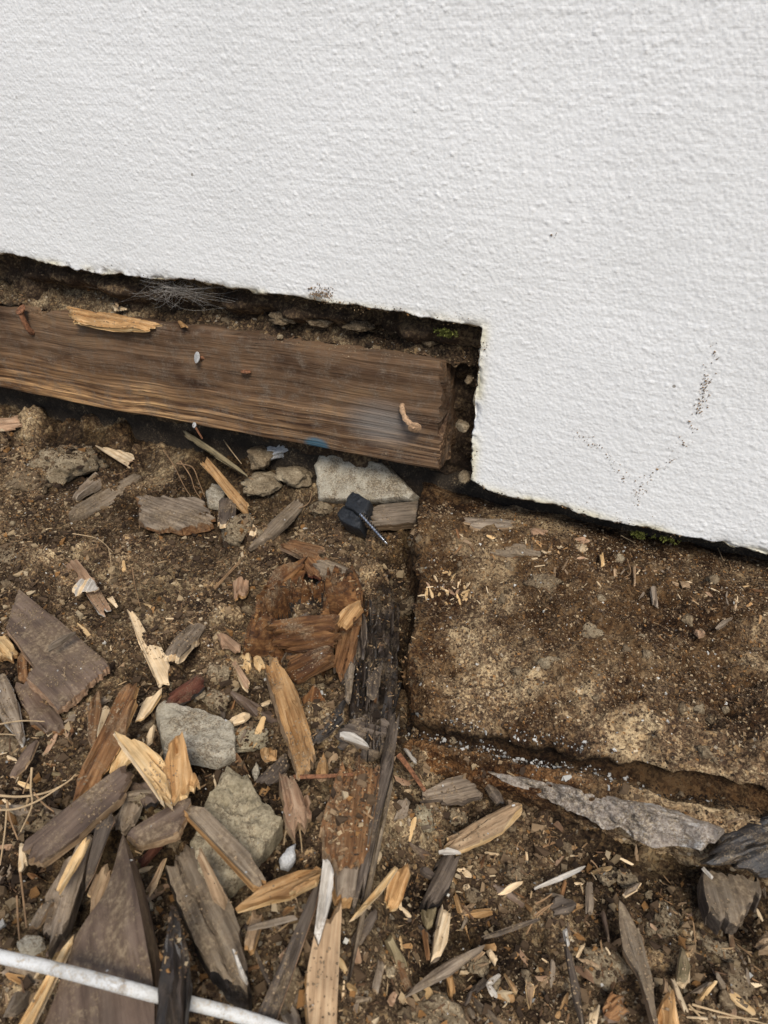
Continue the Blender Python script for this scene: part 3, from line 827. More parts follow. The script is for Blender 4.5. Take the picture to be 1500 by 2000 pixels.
def chip_mesh(L2, thick, mats, rag=0.0016, relief=0.0006, bend=0.0, cup=0.0, twist=0.0, seed=0, name='chip', res=1.0, skin=True):
    """a split piece of wood: fibres run along local x between the two sides of the outline"""
    L2 = np.asarray(L2)
    v0, v1 = L2[:, 1].min(), L2[:, 1].max()
    u0, u1 = L2[:, 0].min(), L2[:, 0].max()
    W, Ln = v1 - v0, u1 - u0
    m = int(np.clip(W / 0.0011 * res, 5, 40)); n = int(np.clip(Ln / 0.0026 * res, 6, 46))
    vs = v0 + W * (np.linspace(0.02, 0.98, m))
    lo, hi = [], []
    for v in vs:
        us = []
        for i in range(len(L2)):
            a, b = L2[i], L2[(i + 1) % len(L2)]
            if (a[1] - v) * (b[1] - v) <= 0 and a[1] != b[1]:
                us.append(a[0] + (b[0] - a[0]) * (v - a[1]) / (b[1] - a[1]))
        lo.append(min(us)); hi.append(max(us))
    lo, hi = np.array(lo), np.array(hi)
    rag = min(rag, Ln * 0.06)
    lo = lo + rag * (n2(vs * 900, vs * 0, seed) + 0.7 * n2(vs * 320, vs * 0, seed + 1))
    hi = hi + rag * (n2(vs * 900, vs * 0 + 5, seed + 2) + 0.7 * n2(vs * 320, vs * 0 + 5, seed + 3))
    lo = lo - rag * 2.2 * np.clip(n2(vs * 620, vs * 0 + 8, seed + 16), 0, 1) ** 2 + rag * 1.6 * np.clip(n2(vs * 620, vs * 0 + 9, seed + 17), 0, 1) ** 2
    hi = hi + rag * 2.2 * np.clip(n2(vs * 620, vs * 0 + 10, seed + 18), 0, 1) ** 2 - rag * 1.6 * np.clip(n2(vs * 620, vs * 0 + 11, seed + 19), 0, 1) ** 2
    hi = np.maximum(hi, lo + 0.0012)
    T = np.linspace(0, 1, n)
    U = lo[:, None] + (hi - lo)[:, None] * T[None, :]
    Vv = np.repeat(vs[:, None], n, 1)
    wob = 0.0006 * min(1, W / 0.012) * min(1.6, relief / 0.0006)
    Vv = Vv + wob * (n2(U * 90, U * 0, seed + 4) + 0.6 * n2(U * 300, U * 0, seed + 14))
    q = (Vv - (v0 + v1) / 2) / (W / 2 + 1e-9)
    un = (U - (u0 + u1) / 2) / (Ln / 2 + 1e-9)
    hz = relief * (n2(U * 28, Vv * 620, seed + 5) + 0.8 * n2(U * 60, Vv * 240, seed + 6)) + thick * 0.14 * min(1.2, relief / 0.001) * n2(U * 40, Vv * 70, seed + 15)
    edge = np.clip((1 - np.abs(q)) / 0.16, 0, 1); hz = hz - (1 - edge) ** 2 * min(thick * 0.14, 0.0007) * (0.6 + 0.4 * n2(U * 80, q * 0, seed + 7))
    rsd = np.random.default_rng(seed)
    if relief >= 0.00065:                     # split faces meeting in a ridge, and cracks along the grain
        q0, q1 = rsd.uniform(-0.1, 0.7), rsd.uniform(-0.7, 0.1)
        hz = hz - thick * rsd.uniform(0.05, 0.55) * np.clip(q - q0 - 0.25 * un * rsd.uniform(-1, 1), 0, 2) - thick * rsd.uniform(0.05, 0.45) * np.clip(q1 + 0.25 * un * rsd.uniform(-1, 1) - q, 0, 2)
        for _ in range(int(np.clip(W / 0.0045, 1, 6))):
            vk = rsd.uniform(v0, v1); uk = rsd.uniform(-1, 1); hw = rsd.uniform(0.25, 0.8)
            crack = np.exp(-((Vv - vk - rsd.uniform(-0.04, 0.04) * U) / 0.0007) ** 2) * np.clip(1.6 - 1.6 * np.abs(un - uk) / hw, 0, 1)
            hz = hz - min(thick * 0.45, 0.0026) * crack
    fend = np.clip(np.minimum(T, 1 - T)[None, :] / 0.05, 0, 1); hz = hz - (1 - fend) ** 2 * min(thick * 0.3, 0.002)
    shape = bend * (un ** 2 - 0.33) + cup * q ** 2 * W / 2 + twist * un * q * W / 2
    top = hz + shape
    botn = -thick * (0.8 + 0.3 * n2(U * 40, Vv * 90, seed + 8)) + shape
    At = np.stack([U, Vv, top], -1).reshape(-1, 3)
    Ab = np.stack([U + (0.0008 * n2(U * 300, Vv * 300, seed + 9)), Vv * 1.0 + 0.0006 * n2(U * 200, q, seed + 10), botn], -1).reshape(-1, 3)
    k = m * n
    Ft = grid_faces(m, n); Fb = Ft[:, ::-1] + k
    loop = [i for i in range(n)] + [i * n + n - 1 for i in range(1, m)] + [(m - 1) * n + i for i in range(n - 2, -1, -1)] + [i * n for i in range(m - 2, 0, -1)]
    lp = np.array(loop); ln = np.roll(lp, -1)
    Am = (At[lp] * 0.5 + Ab[lp] * 0.5)
    jit = np.stack([n2(Am[:, 0] * 400, Am[:, 1] * 400, seed + 11), n2(Am[:, 0] * 400, Am[:, 1] * 400, seed + 12), Am[:, 0] * 0], 1) * min(0.0011, thick * 0.2)
    Am = Am + jit
    mid = 2 * k + np.arange(len(lp)); midn = np.roll(mid, -1)
    F1 = np.stack([lp, mid, midn, ln], 1); F2 = np.stack([mid, lp + k, ln + k, midn], 1)
    Vt = np.concatenate([At, Ab, Am]); Ff = np.concatenate([Ft, Fb, F1, F2])
    mi = np.concatenate([np.zeros(len(Ft), int), np.ones(len(Fb), int), np.ones(len(F1) + len(F2), int)])
    return mk(name, Vt, Ff, mats, mi, sharp=28)

def mw_of(o, B):
    mw = Matrix(B.tolist()).to_4x4(); mw.translation = Vector(o); return mw

def chip(name, label, poly, thick, mat, side=None, lift=0.0, tilt=None, bend=0.0, cup=0.0, twist=0.0, rag=0.0026, relief=0.0007,
         grain=None, parent=None, cat='wood chip', group=None, plane=None):
    SEED[0] += 23
    if tilt is None: tilt = (random.uniform(-0.08, 0.08), random.uniform(-0.08, 0.08))
    thick = thick / 1000.0
    if lift >= 4: lift = lift * 1.3 + 2
    o, B, L2 = frame_of(poly, lift / 1000.0 + thick * 0.55, tilt, grain, plane)
    me = chip_mesh(L2, thick, [M[mat], M[side or mat]], rag, relief, bend / 1000.0, cup, twist, SEED[0], name)
    mw = mw_of(o, B)
    if parent is not None: return obj(name, me, parent=parent, mw=mw)
    return obj(name, me, label=label, cat=cat, group=group, mw=mw)

def stick(name, label, a, b, w, thick, mat, **kw):
    a, b = np.array(a, float), np.array(b, float)
    d = (b - a) / np.linalg.norm(b - a); n = np.array([-d[1], d[0]]) * w / 2
    m = (a + b) / 2 + n * random.uniform(-0.3, 0.3)
    poly = [a + n * 0.7, m + n * 1.05, b + n * 0.5, b - n * 0.5, m - n, a - n * 0.8]
    return chip(name, label, [tuple(p) for p in poly], thick, mat, **kw)

def rock(name, label, poly, thick, mat, lift=0.0, tilt=None, cat='stone', rough=0.0012, dome=0.0, group=None, plane=None, parent=None, bevel=0.0022, jit=0.0009):
    """a broken slab of concrete or stone with flat faces and worn arrises"""
    SEED[0] += 29; s = SEED[0]
    if tilt is None: tilt = (random.uniform(-0.1, 0.1), random.uniform(-0.1, 0.1))
    thick /= 1000.0; lift /= 1000.0
    o, B, L2 = frame_of(poly, lift + thick * 0.6, tilt, None, plane)
    L2 = L2[:, :2]
    per = []
    for i in range(len(L2)):
        a, b = L2[i], L2[(i + 1) % len(L2)]
        k = max(2, int(np.linalg.norm(b - a) / 0.0022))
        for t in np.linspace(0, 1, k, endpoint=False): per.append(a * (1 - t) + b * t)
    per = np.array(per)
    c = per.mean(0); K = len(per)
    per = per + jit * np.stack([n2(per[:, 0] * 260, per[:, 1] * 260, s), n2(per[:, 0] * 260, per[:, 1] * 260, s + 1)], 1)
    size = np.abs(per - c).max()
    bev = min(bevel, size * 0.3)
    rr = [(1.0 - 0.05, -thick), (1.0, -thick * 0.7), (1.0, -thick * 0.4), (1.0, -bev * 1.1), (1 - bev * 0.35 / size, -bev * 0.35), (1 - bev / size, 0.0)]
    nin = max(4, int(size / 0.0026))
    for q in np.linspace(1 - bev / size, 0, nin + 1)[1:-1]: rr.append((q, 0.0))
    V, Fc = [], []
    for q, z in rr:
        ring = c + (per - c) * q
        zz = np.full(K, z)
        up = 1.0 if z > -thick * 0.5 else 0.3
        zz = zz + up * (rough * n2(ring[:, 0] * 190, ring[:, 1] * 190, s + 2) + rough * 1.3 * n2(ring[:, 0] * 60, ring[:, 1] * 60, s + 3) + rough * 0.7 * n2(ring[:, 0] * 420, ring[:, 1] * 420, s + 5)) + dome * (1 - q * q)
        sidej = 1 + (0.03 * n2(ring[:, 0] * 200 + z * 300, ring[:, 1] * 200, s + 4) if z < 0 else 0)
        ring = c + (ring - c) * np.asarray(sidej).reshape(-1, 1) if z < 0 else ring
        V.append(np.column_stack([ring, zz]))
    V = np.concatenate(V)
    nr = len(rr)
    for i in range(nr - 1):
        for k in range(K):
            q = (k + 1) % K
            Fc.append((i * K + k, i * K + q, (i + 1) * K + q, (i + 1) * K + k))
    V = np.concatenate([V, [[c[0], c[1], V[-K:, 2].mean()], [c[0], c[1], -thick]]])
    for k in range(K):
        q = (k + 1) % K
        Fc.append(((nr - 1) * K + k, (nr - 1) * K + q, len(V) - 2)); Fc.append((q, k, len(V) - 1))
    me = mk(name, V, Fc, M[mat], sharp=35)
    if parent is not None: return obj(name, me, parent=parent, mw=mw_of(o, B))
    return obj(name, me, label=label, cat=cat, group=group, mw=mw_of(o, B))

_ico = {}
def ico(sub):
    if sub not in _ico:
        bm = bmesh.new(); bmesh.ops.create_icosphere(bm, subdivisions=sub, radius=1.0)
        _ico[sub] = (np.array([v.co[:] for v in bm.verts]), np.array([[v.index for v in f.verts] for f in bm.faces]))
        bm.free()
    return _ico[sub]

def clod_mesh(name, rx, ry, rz, mat, seed, ang=0.16, sub=4, cuts=7):
    v, f = ico(sub)
    v = v.copy()
    rs = np.random.default_rng(seed)
    for _ in range(cuts):                     # flatten a few faces so that it looks broken, not turned
        n = rs.normal(size=3); n /= np.linalg.norm(n); h = rs.uniform(0.62, 0.9)
        dd = v @ n; v = v - np.outer(np.clip(dd - h, 0, None), n)
    r = 1 + ang * n3(v * 1.7 + seed, seed) + ang * 0.55 * n3(v * 4.1, seed + 1) + ang * 0.35 * n3(v * 9.0, seed + 2) + ang * 0.30 * n3(v * 17.0, seed + 3) + ang * 0.22 * n3(v * 34.0, seed + 4)
    v = v * r[:, None] * np.array([rx, ry, rz])
    return mk(name, v, f, mat, sharp=0)

def clod(name, label, px, py, rx, ry, mat, lift=0.0, cat='clod', group=None, flat=0.7, ang=0.16, rotz=None, plane=None, parent=None):
    SEED[0] += 31
    p = hit(px, py) if plane is None else plane
    dist = np.linalg.norm(p - CAM)
    a, b = rx * dist / F, ry * dist / F
    h = min(a, b) * flat
    sub = 4 if max(rx, ry) > 13 else 3
    me = clod_mesh(name, a, max(b, a * 0.75), h, M[mat], SEED[0], ang, sub)
    mw = Matrix.Translation(Vector((p[0], p[1], p[2] + h * 0.35 + lift / 1000.0))) @ Matrix.Rotation(rotz if rotz is not None else random.uniform(-0.5, 0.5) + 0.35, 4, 'Z') @ Matrix.Rotation(random.uniform(-0.2, 0.2), 4, 'X')
    if parent is not None: return obj(name, me, parent=parent, mw=mw)
    return obj(name, me, label=label, cat=cat, group=group, mw=mw)

def strand(name, label, pix, w, mat, lift=2.0, cat='needle', group=None, arch=0.0):
    """a thin needle, root or straw laid along pixels on the soil"""
    pts = []
    for i, (px, py) in enumerate(pix):
        t = i / (len(pix) - 1)
        p = hit(px, py, (lift + arch * math.sin(math.pi * t)) / 1000.0); pts.append(p)
    pts = smooth_pts(pts, 5)
    o = Vector(pts[0]); rel = [Vector(p) - o for p in pts]
    n = len(rel)
    rad = [w / 2000.0 * (1 - 0.45 * i / n) for i in range(n)]
    me = polyline_tube(rel, rad, 6, M[mat], name)
    return obj(name, me, label=label, cat=cat, group=group, mw=Matrix.Translation(o))

# ------------------------------------------------------------------ fastenings in the plank (parts of it)
def plank_pt(px, py, out=0.0):
    p = ony(px, py, 0.003 - out); return p
def disc_head(c, nrm, r, h, mat, name, parent):
    pts = [Vector(c) - Vector(nrm) * h, Vector(c) - Vector(nrm) * h * 0.3, Vector(c), Vector(c) + Vector(nrm) * h * 0.25]
    o = pts[0]
    me = polyline_tube([p - o for p in pts], [r * 0.5, r, r, r * 0.7], 14, mat, name)
    return obj(name, me, parent=parent, mw=Matrix.Translation(o))
# bent nail with pale head near the right end
a, b_ = plank_pt(785, 795, 0.001), plank_pt(810, 836, 0.010)
mid = (a + b_) / 2 + np.array([-0.001, -0.003, 0])
pts = smooth_pts([a + np.array([0, 0.012, 0]), a, mid, b_], 5)
nail = obj('bent_nail', polyline_tube([Vector(p - a) for p in pts], 0.0023, 9, M['palerust'], 'bent_nail', rough=0.22), parent=plank, mw=Matrix.Translation(Vector(a)))
_PMW[nail.name] = Matrix.Translation(Vector(a))
disc_head(b_, (0.30, -0.85, -0.35), 0.0056, 0.003, M['palerust'], 'nail_head', nail)
# rusty nail at the upper left
a, b_ = plank_pt(40, 604, 0.004), plank_pt(60, 648, 0.001)
pts = smooth_pts([a, (a + b_) / 2 + np.array([0, -0.002, 0]), b_, b_ + np.array([0, 0.01, -0.002])], 4)
nail = obj('rusty_nail', polyline_tube([Vector(p - a) for p in pts], 0.0026, 8, M['rustmetal'], 'rusty_nail', rough=0.2), parent=plank, mw=Matrix.Translation(Vector(a)))
_PMW[nail.name] = Matrix.Translation(Vector(a))
disc_head(a, (-0.2, -0.6, 0.75), 0.0058, 0.003, M['rustmetal'], 'nail_head', nail)
# whitish screw in the middle left
a = plank_pt(384, 698, 0.003)
b_ = a + np.array([0.006, 0.012, -0.004])
scr = obj('screw', polyline_tube([Vector((0, 0, 0)), Vector(b_ - a)], 0.0016, 8, M['rustmetal'], 'screw'), parent=plank, mw=Matrix.Translation(Vector(a)))
_PMW[scr.name] = Matrix.Translation(Vector(a))
disc_head(a, (-0.45, -0.75, 0.3), 0.0052, 0.002, M['zinc'], 'screw_head', scr)
a = plank_pt(379, 830, 0.004)
scr = obj('screw', polyline_tube([Vector((0, 0, 0)), Vector((0.006, 0.002, -0.014))], [0.0012, 0.0008], 7, M['rustmetal'], 'screw'), parent=plank, mw=Matrix.Translation(Vector(a)))
_PMW[scr.name] = Matrix.Translation(Vector(a))
disc_head(a, (-0.3, -0.8, 0.4), 0.0028, 0.002, M['zinc'], 'screw_head', scr)

# splinters and clods that lie on the plank and in the hollow above it
def top_plane(px, py, y=0.016):
    """point on the plank's upper side under this pixel"""
    d = ray(px, py); z = 0.140
    for _ in range(4):
        t = (z - CAM[2]) / d[2]; p = CAM + d * t; z = 0.049 + 0.093 + p[0] * math.tan(R(2.0)) * 1.0 - (0.006 if p[0] < -0.4 else 0)
    return p
def pchip(name, label, poly, thick, mat, side=None, dz=0.001, tl=-0.12, **kw):
    c = np.mean(np.array(poly, float), 0); p = top_plane(*c) + np.array([0, 0, dz + thick / 1000.0])
    return chip(name, label, poly, thick, mat, side, plane=p, tilt=(0.035, tl), **kw)
pchip('wood_splinter', 'pale ochre splinter lying along the top of the plank', [(133, 600), (200, 609), (310, 629), (281, 643), (207, 637), (143, 629)], 5, 'orange', 'yellow', dz=-0.003, tl=0.45, relief=0.0014)
pchip('board_remnant', 'tan split layer of board on the plank at the left edge of the picture', [(-40, 560), (40, 574), (100, 583), (118, 597), (60, 600), (-40, 600)], 7, 'tan', 'tan', cat='board', dz=-0.002, tl=0.3, relief=0.0016)
pchip('wood_splinter', 'thin upright brown splinter leaning in the hollow above the plank', [(212, 545), (219, 545), (232, 596), (226, 598)], 1.5, 'tan', dz=0.004)
pchip('wood_chip', 'small flat cream chip in front of the upright splinter in the hollow', [(219, 594), (232, 595), (246, 602), (222, 604)], 2, 'cream', dz=0.003)
pchip('wood_chip', 'small orange chip on the plank top beside the brown clods', [(346, 624), (356, 627), (368, 637), (352, 636)], 2, 'orange', dz=0.001)
for i, (cx, cy, rx, ry, lab) in enumerate([(403, 613, 15, 12, 'leftmost of three brown clods on the plank top'), (425, 611, 15, 12, 'middle of three brown clods on the plank top'), (447, 634, 17, 13, 'rightmost and largest of three brown clods on the plank top')]):
    clod('soil_clod', lab, cx, cy, rx, ry, 'claystone', plane=top_plane(cx, cy) + np.array([0, 0.0, 0.001]), group='clods on the plank')
for i, (cx, cy, r, lab) in enumerate([(548, 662, 7, 'pale pebble on the plank top near its middle'), (716, 667, 8, 'tan pebble on the plank top under the white lip')]):
    clod('pebble', lab, cx, cy, r, r, 'clod', plane=top_plane(cx, cy) + np.array([0, 0.0, 0.001]), cat='pebble')
clod('pebble', 'reddish chip stuck on the face of the plank', 480, 727, 10, 6, 'rustmetal', plane=plank_pt(480, 727, 0.001), cat='pebble', flat=0.5)
clod('mortar_lump', 'rounded tan mortar lump in the slot beside the plank end', 903, 835, 14, 22, 'clod', plane=ony(903, 835, 0.012), cat='mortar')
clod('mortar_lump', 'grey lime-crusted lump at the lower corner of the cut', 907, 930, 13, 22, 'clod', plane=ony(908, 935, 0.010), cat='mortar')
clod('mortar_lump', 'pale mortar crumb high in the slot beside the plank end', 916, 745, 9, 13, 'claystone', plane=ony(916, 745, 0.012), cat='mortar')

for cx, cy, rx, ry, lab in [(560, 622, 34, 14, 'long tan lump deep in the hollow, left of the other two'), (625, 632, 26, 12, 'tan lump deep in the hollow, middle of three'), (705, 640, 30, 13, 'tan lump deep in the hollow, right of the other two'), (835, 668, 20, 12, 'brown lump in the hollow near the moss')]:
    clod('mortar_lump', lab, cx, cy, rx, ry, 'claystone', plane=ony(cx, cy, 0.026), cat='mortar', ang=0.3)
# debris bed lying on the plank, up against the backing
def bed_z(x, y):
    zt = 0.049 + 0.093 + x * math.tan(R(2.0))
    t = np.clip((y - 0.018) / 0.022, 0, 1)
    return zt - 0.004 + (0.017 * t ** 0.8 + 0.0045 * fb(x, y, 70, 201, 3) + 0.0022 * fb(x, y, 260, 203, 2)) + 0.004 * np.clip(n2(x * 25, x * 0, 8), 0, 1) * t
bx_ = np.arange(-0.64, 0.024, 0.0016); by_ = np.arange(0.017, 0.062, 0.0016)
BX, BY = np.meshgrid(bx_, by_)
me = mk('debris_bed', np.stack([BX, BY, bed_z(BX, BY)], -1).reshape(-1, 3), grid_faces(len(by_), len(bx_)), M['soil'], sharp=0)
dk = np.clip(0.62 + 0.5 * fb(BX.ravel(), BY.ravel(), 30, 205, 2), 0.2, 0.9)
color_attr(me, 'tint', np.stack([1.1 - 0.75 * dk, 1.1 - 0.77 * dk, 1.1 - 0.79 * dk], 1))
obj('debris_bed', me, label='dark crumbly debris lying along the top of the plank', cat='debris', kind='stuff')

# ------------------------------------------------------------------ concrete block, plug and screw below the plank end
rock('concrete_block', 'pale grey concrete block wedged under the end of the plank', [(611, 908), (620, 886), (690, 884), (757, 906), (808, 962), (800, 973), (733, 980), (617, 976)], 36, 'concrete', lift=-4, tilt=(0.0, 0.85), rough=0.0006, bevel=0.006, jit=0.0003)
plug = empty('screw_plug', hit(690, 1000), 'black plastic plug with a bright steel screw sticking out', 'screw plug')
def block(poly, thick, lift, tilt, bev=0.0018):
    rock('plug_body', None, poly, thick, 'blackplastic', lift=lift, tilt=tilt, rough=0.0004, parent=plug)
block([(676, 972), (688, 958), (722, 976), (716, 1003), (700, 1004), (672, 986)], 16, 20, (0.1, 0.35))
block([(658, 1000), (670, 986), (690, 996), (707, 1014), (704, 1034), (682, 1026), (660, 1012)], 16, 12, (0.1, 0.35))
s0, s1 = hit(704, 1004, 0.032), hit(757, 1063, 0.016)
axis = s1 - s0; Ls = np.linalg.norm(axis)
prof = []
nt = 13
for i in range(nt * 6 + 1):
    t = i / (nt * 6); ph = (i % 6) / 6.0
    rr = 0.0015 + 0.0013 * max(0, 1 - abs(ph - 0.5) * 3.2)
    if t > 0.86: rr *= max(0.08, (1 - t) / 0.14)
    prof.append((t, rr))
obj('screw_shaft', polyline_tube([Vector(axis * t) for t, _ in prof], [r for _, r in prof], 12, M['steel'], 'screw_shaft'), parent=plug, mw=Matrix.Translation(Vector(s0)))
chip('wood_block', 'weathered grey split wood block beside the screw and the concrete block', [(722, 992), (760, 980), (843, 974), (861, 990), (857, 1015), (797, 1022), (727, 1027)], 13, 'grey', 'tan', lift=9, relief=0.0012, tilt=(0, 0.30), cat='wood block')

# ------------------------------------------------------------------ clods and stones on the left, upper part
for (lab, cx, cy, rx, ry, mat, lift) in [
    ('brown clod left of the white limey lump below the plank', 510, 914, 30, 29, 'claystone', 8),
    ('white limey lump resting on tan clods below the plank', 553, 912, 30, 28, 'lime', 16),
    ('tan clod tucked between the white lump and the concrete block', 577, 940, 36, 22, 'clod', 4),
    ('grainy brown clod in front of the white limey lump', 506, 962, 40, 29, 'clod', 4),
    ('small tan clod left of the black plug', 628, 997, 24, 20, 'clod', 0),
    ('grey-tan sandy lump under the two-tone wood chip', 460, 1045, 36, 34, 'clod', 2),
    ('large flat sandy clod in the soil at the upper left', 133, 912, 54, 48, 'clod', -6),
    ('low crumbly clod left of the large flat sandy clod', 48, 945, 40, 26, 'claystone', -5),
    ('triangular brown clod to the right of the screw tip', 813, 1065, 23, 24, 'clod', 2),
    ('dark crumbly clod at the left border of the sandy ledge', 794, 1192, 18, 22, 'claystone', 2),
    ('small tan clod next to a pinkish flake in the dark trench', 744, 1232, 15, 18, 'clod', 2),
    ('brown clod above the grey concrete shard', 432, 1320, 28, 26, 'clod', 1),
    ('small angular tan clod touching the red bark piece', 380, 1362, 22, 20, 'clod', 4),
    ('rounded tan clod right of the grey concrete shard', 425, 1372, 26, 20, 'clod', 0),
    ('tan lump below the grey concrete shard', 480, 1440, 45, 30, 'rubble', -4),
    ('small ochre clod under the forked yellow splinter', 283, 1585, 15, 14, 'clod', 10),
    ('olive-tan clod left of the dry pine needles', 22, 1460, 28, 26, 'claystone', -4),
    ('grey stone half buried behind the dry pine needles', 55, 1590, 34, 30, 'claystone', -3),
    ('lumpy olive clod beside the purplish slat at the bottom', 563, 1935, 22, 46, 'claystone', 4),
    ('smooth tan stone cut off by the bottom edge of the picture', 838, 1988, 66, 42, 'clod', -8),
    ('tan clod to the right of the rotten post', 822, 1600, 26, 26, 'rubble', -2),
    ('brown lump right of the rusty rod below the ledge', 893, 1600, 18, 14, 'clod', 0),
    ('round crumbly clod on the sandy ledge near its back', 1060, 1140, 32, 24, 'claystone', -2),
    ('pale clod in the middle of the sandy ledge', 1150, 1238, 26, 20, 'clod', -2),
    ('sandy lump near the bottom right among slivers', 1185, 1885, 42, 34, 'clod', -6),
    ('tall sandy lump left of the pale stub at lower right', 1300, 1800, 36, 40, 'clod', -8),
    ('broad sandy lump right of the pale stub at lower right', 1400, 1850, 46, 36, 'clod', -10),
    ('sandy clod near the right border at the bottom', 1430, 1920, 38, 34, 'claystone', -8),
    ('small ochre clod below the long pale twig', 1182, 1715, 14, 17, 'clod', 0),
    ('ochre clod below the mortar crust', 1222, 1718, 20, 15, 'clod', -1),
    ('brown clod just left of the wood oval below the ledge', 1005, 1708, 18, 16, 'claystone', -1),
    ('little clod under the dark knobbly stick', 925, 1752, 14, 12, 'claystone', 0),
    ('brown clod above the smooth tan stone', 938, 1886, 18, 16, 'clod', -2),
    ('low tan lump at the far left beside the large board', 30, 1085, 44, 26, 'claystone', -6)]:
    clod('soil_clod' if mat in ('clod', 'claystone', 'rubble') else 'lime_lump', lab, cx, cy, rx, ry, mat, lift, group='clods among the debris', ang=0.30 if mat != 'lime' else 0.30)

rock('stone_flake', 'triangular flat stone lying on the sandy ledge', [(1066, 1283), (1085, 1279), (1106, 1282), (1090, 1304), (1076, 1304)], 5, 'clod', lift=1, cat='stone')
rock('concrete_chip', 'small grey concrete chip beside the orange strip', [(403, 958), (415, 942), (432, 945), (442, 962), (430, 982), (408, 980)], 8, 'concrete', lift=2)
rock('concrete_shard', 'pale grey concrete shard with a white patch among the chips', [(303, 1385), (318, 1366), (390, 1380), (458, 1412), (459, 1463), (430, 1475), (375, 1466), (322, 1472)], 11, 'concrete', lift=3, tilt=(0.02, -0.1), rough=0.0011)
rock('concrete_slab', 'rough tan concrete slab partly under a grey wooden strip', [(375, 1640), (400, 1565), (443, 1495), (483, 1517), (553, 1607), (522, 1650), (480, 1695), (430, 1730), (385, 1705)], 16, 'rubble', lift=-1, tilt=(0.0, -0.12), rough=0.0022)
rock('stone_flake', 'white-grey flake below the small orange crumb', [(490, 1503), (500, 1483), (510, 1500), (497, 1520)], 3, 'concrete', lift=4)
rock('stone_flake', 'rounded white flake at the lower middle between splinters', [(545, 1680), (560, 1655), (574, 1646), (579, 1676), (562, 1694), (549, 1692)], 5, 'lime', lift=8)
rock('stone_flake', 'pale grey stone beside the long cream stick at lower left', [(34, 1838), (52, 1824), (78, 1822), (82, 1836), (60, 1850), (38, 1851)], 7, 'concrete', lift=10)
rock('stone_flake', 'whitish crumb beside the tip of the screw', [(767, 1066), (775, 1056), (785, 1062), (782, 1074), (770, 1076)], 5, 'lime', lift=2)
rock('mortar_crust', 'grey lime-stained crust hanging along the front foot of the ledge', [(945, 1507), (1050, 1526), (1140, 1544), (1260, 1572), (1350, 1598), (1412, 1624), (1400, 1648), (1350, 1660), (1272, 1656), (1242, 1638), (1212, 1616), (1179, 1618), (1149, 1600), (1050, 1556)], 8, 'crust', tilt=(0.22, 1.5), rough=0.0026, cat='mortar', plane=ony(1230, 1604, -0.2125))

# ------------------------------------------------------------------ wood chips, upper left
C = chip
C('wood_chip', 'ragged tan chip cut by the left edge just below the plank', [(-30, 816), (12, 815), (32, 808), (41, 828), (10, 842), (-30, 846)], 4, 'pink', lift=4, relief=0.0012)
C('wood_chip', 'thin curved cream chip with a grey tip below the plank', [(182, 866), (215, 874), (258, 886), (260, 893), (250, 912), (243, 905), (244, 894), (208, 884)], 2.5, 'cream', 'pink', lift=6)
C('bark_piece', 'grey crumpled bark standing beside the large flat clod', [(143, 967), (163, 940), (187, 923), (213, 928), (200, 943), (170, 957), (150, 972)], 6, 'grey', lift=2, cat='bark', relief=0.0014)
C('wood_stick', 'soil-covered dark stick right of the large flat clod', [(135, 1002), (175, 962), (240, 930), (276, 924), (262, 945), (200, 985), (150, 1005)], 14, 'dust', lift=-3, cat='stick', relief=0.0012)
C('wood_chunk', 'splintered chunk of grey and rust rotten wood below the straw tuft', [(275, 970), (300, 966), (393, 974), (414, 1010), (412, 1023), (303, 1029), (276, 1021)], 11, 'grey', 'brown', lift=3, relief=0.0016, rag=0.004, cat='wood chunk')
C('wood_strip', 'bright orange strip leaning against clods below the plank', [(392, 905), (408, 895), (443, 937), (485, 982), (484, 1013), (463, 988), (443, 960)], 3.5, 'orange', 'yellow', lift=14, tilt=(0.0, 0.35), bend=2)
stick('wood_stick', 'long thin grey stick slanting out from under the plank', (357, 842), (480, 926), 10, 4, 'olive', lift=12, tilt=(0, 0.2), cat='stick')
strand('dry_straw', 'fine straw crossing above the long thin grey stick', [(425, 842), (450, 878), (472, 906)], 1.2, 'straw', 14, 'straw')
C('wood_chip', 'two-tone chip with a dark head standing on a sandy lump', [(429, 970), (445, 967), (462, 972), (459, 1016), (423, 1022), (426, 1000)], 7, 'dgrey', 'cream', lift=8)
C('wood_chip', 'small cream nub left of the long grey bark piece', [(484, 1020), (494, 1017), (505, 1034), (500, 1042), (488, 1038)], 5, 'cream', lift=4)
C('bark_piece', 'long smooth grey bark piece pointing up at the white lump', [(483, 1074), (510, 1030), (550, 990), (593, 957), (597, 977), (570, 1010), (533, 1043), (505, 1058)], 6, 'dust', lift=5, cat='bark', cup=-0.3)
C('bark_strip', 'rust and white striped bark strip on the open soil', [(123, 1101), (150, 1091), (175, 1122), (219, 1187), (197, 1200), (172, 1165), (140, 1125)], 2.5, 'pink', 'white', lift=2, cat='bark', cup=0.25)
C('wood_flake', 'white papery flake across the striped bark strip', [(140, 1148), (152, 1130), (180, 1128), (192, 1150), (165, 1156), (146, 1162)], 1.2, 'white', 'cream', lift=5, relief=0.001)
C('wood_chip', 'small cream chip right of the striped bark strip', [(209, 1165), (219, 1163), (231, 1180), (226, 1184)], 2, 'cream', lift=2)
C('wood_splinter', 'long pale cream wedge of fresh wood on the open soil', [(250, 1194), (260, 1196), (270, 1208), (297, 1250), (318, 1265), (333, 1307), (330, 1333), (310, 1337), (293, 1297)], 3.5, 'cream', lift=3, bend=1.5, relief=0.0004)
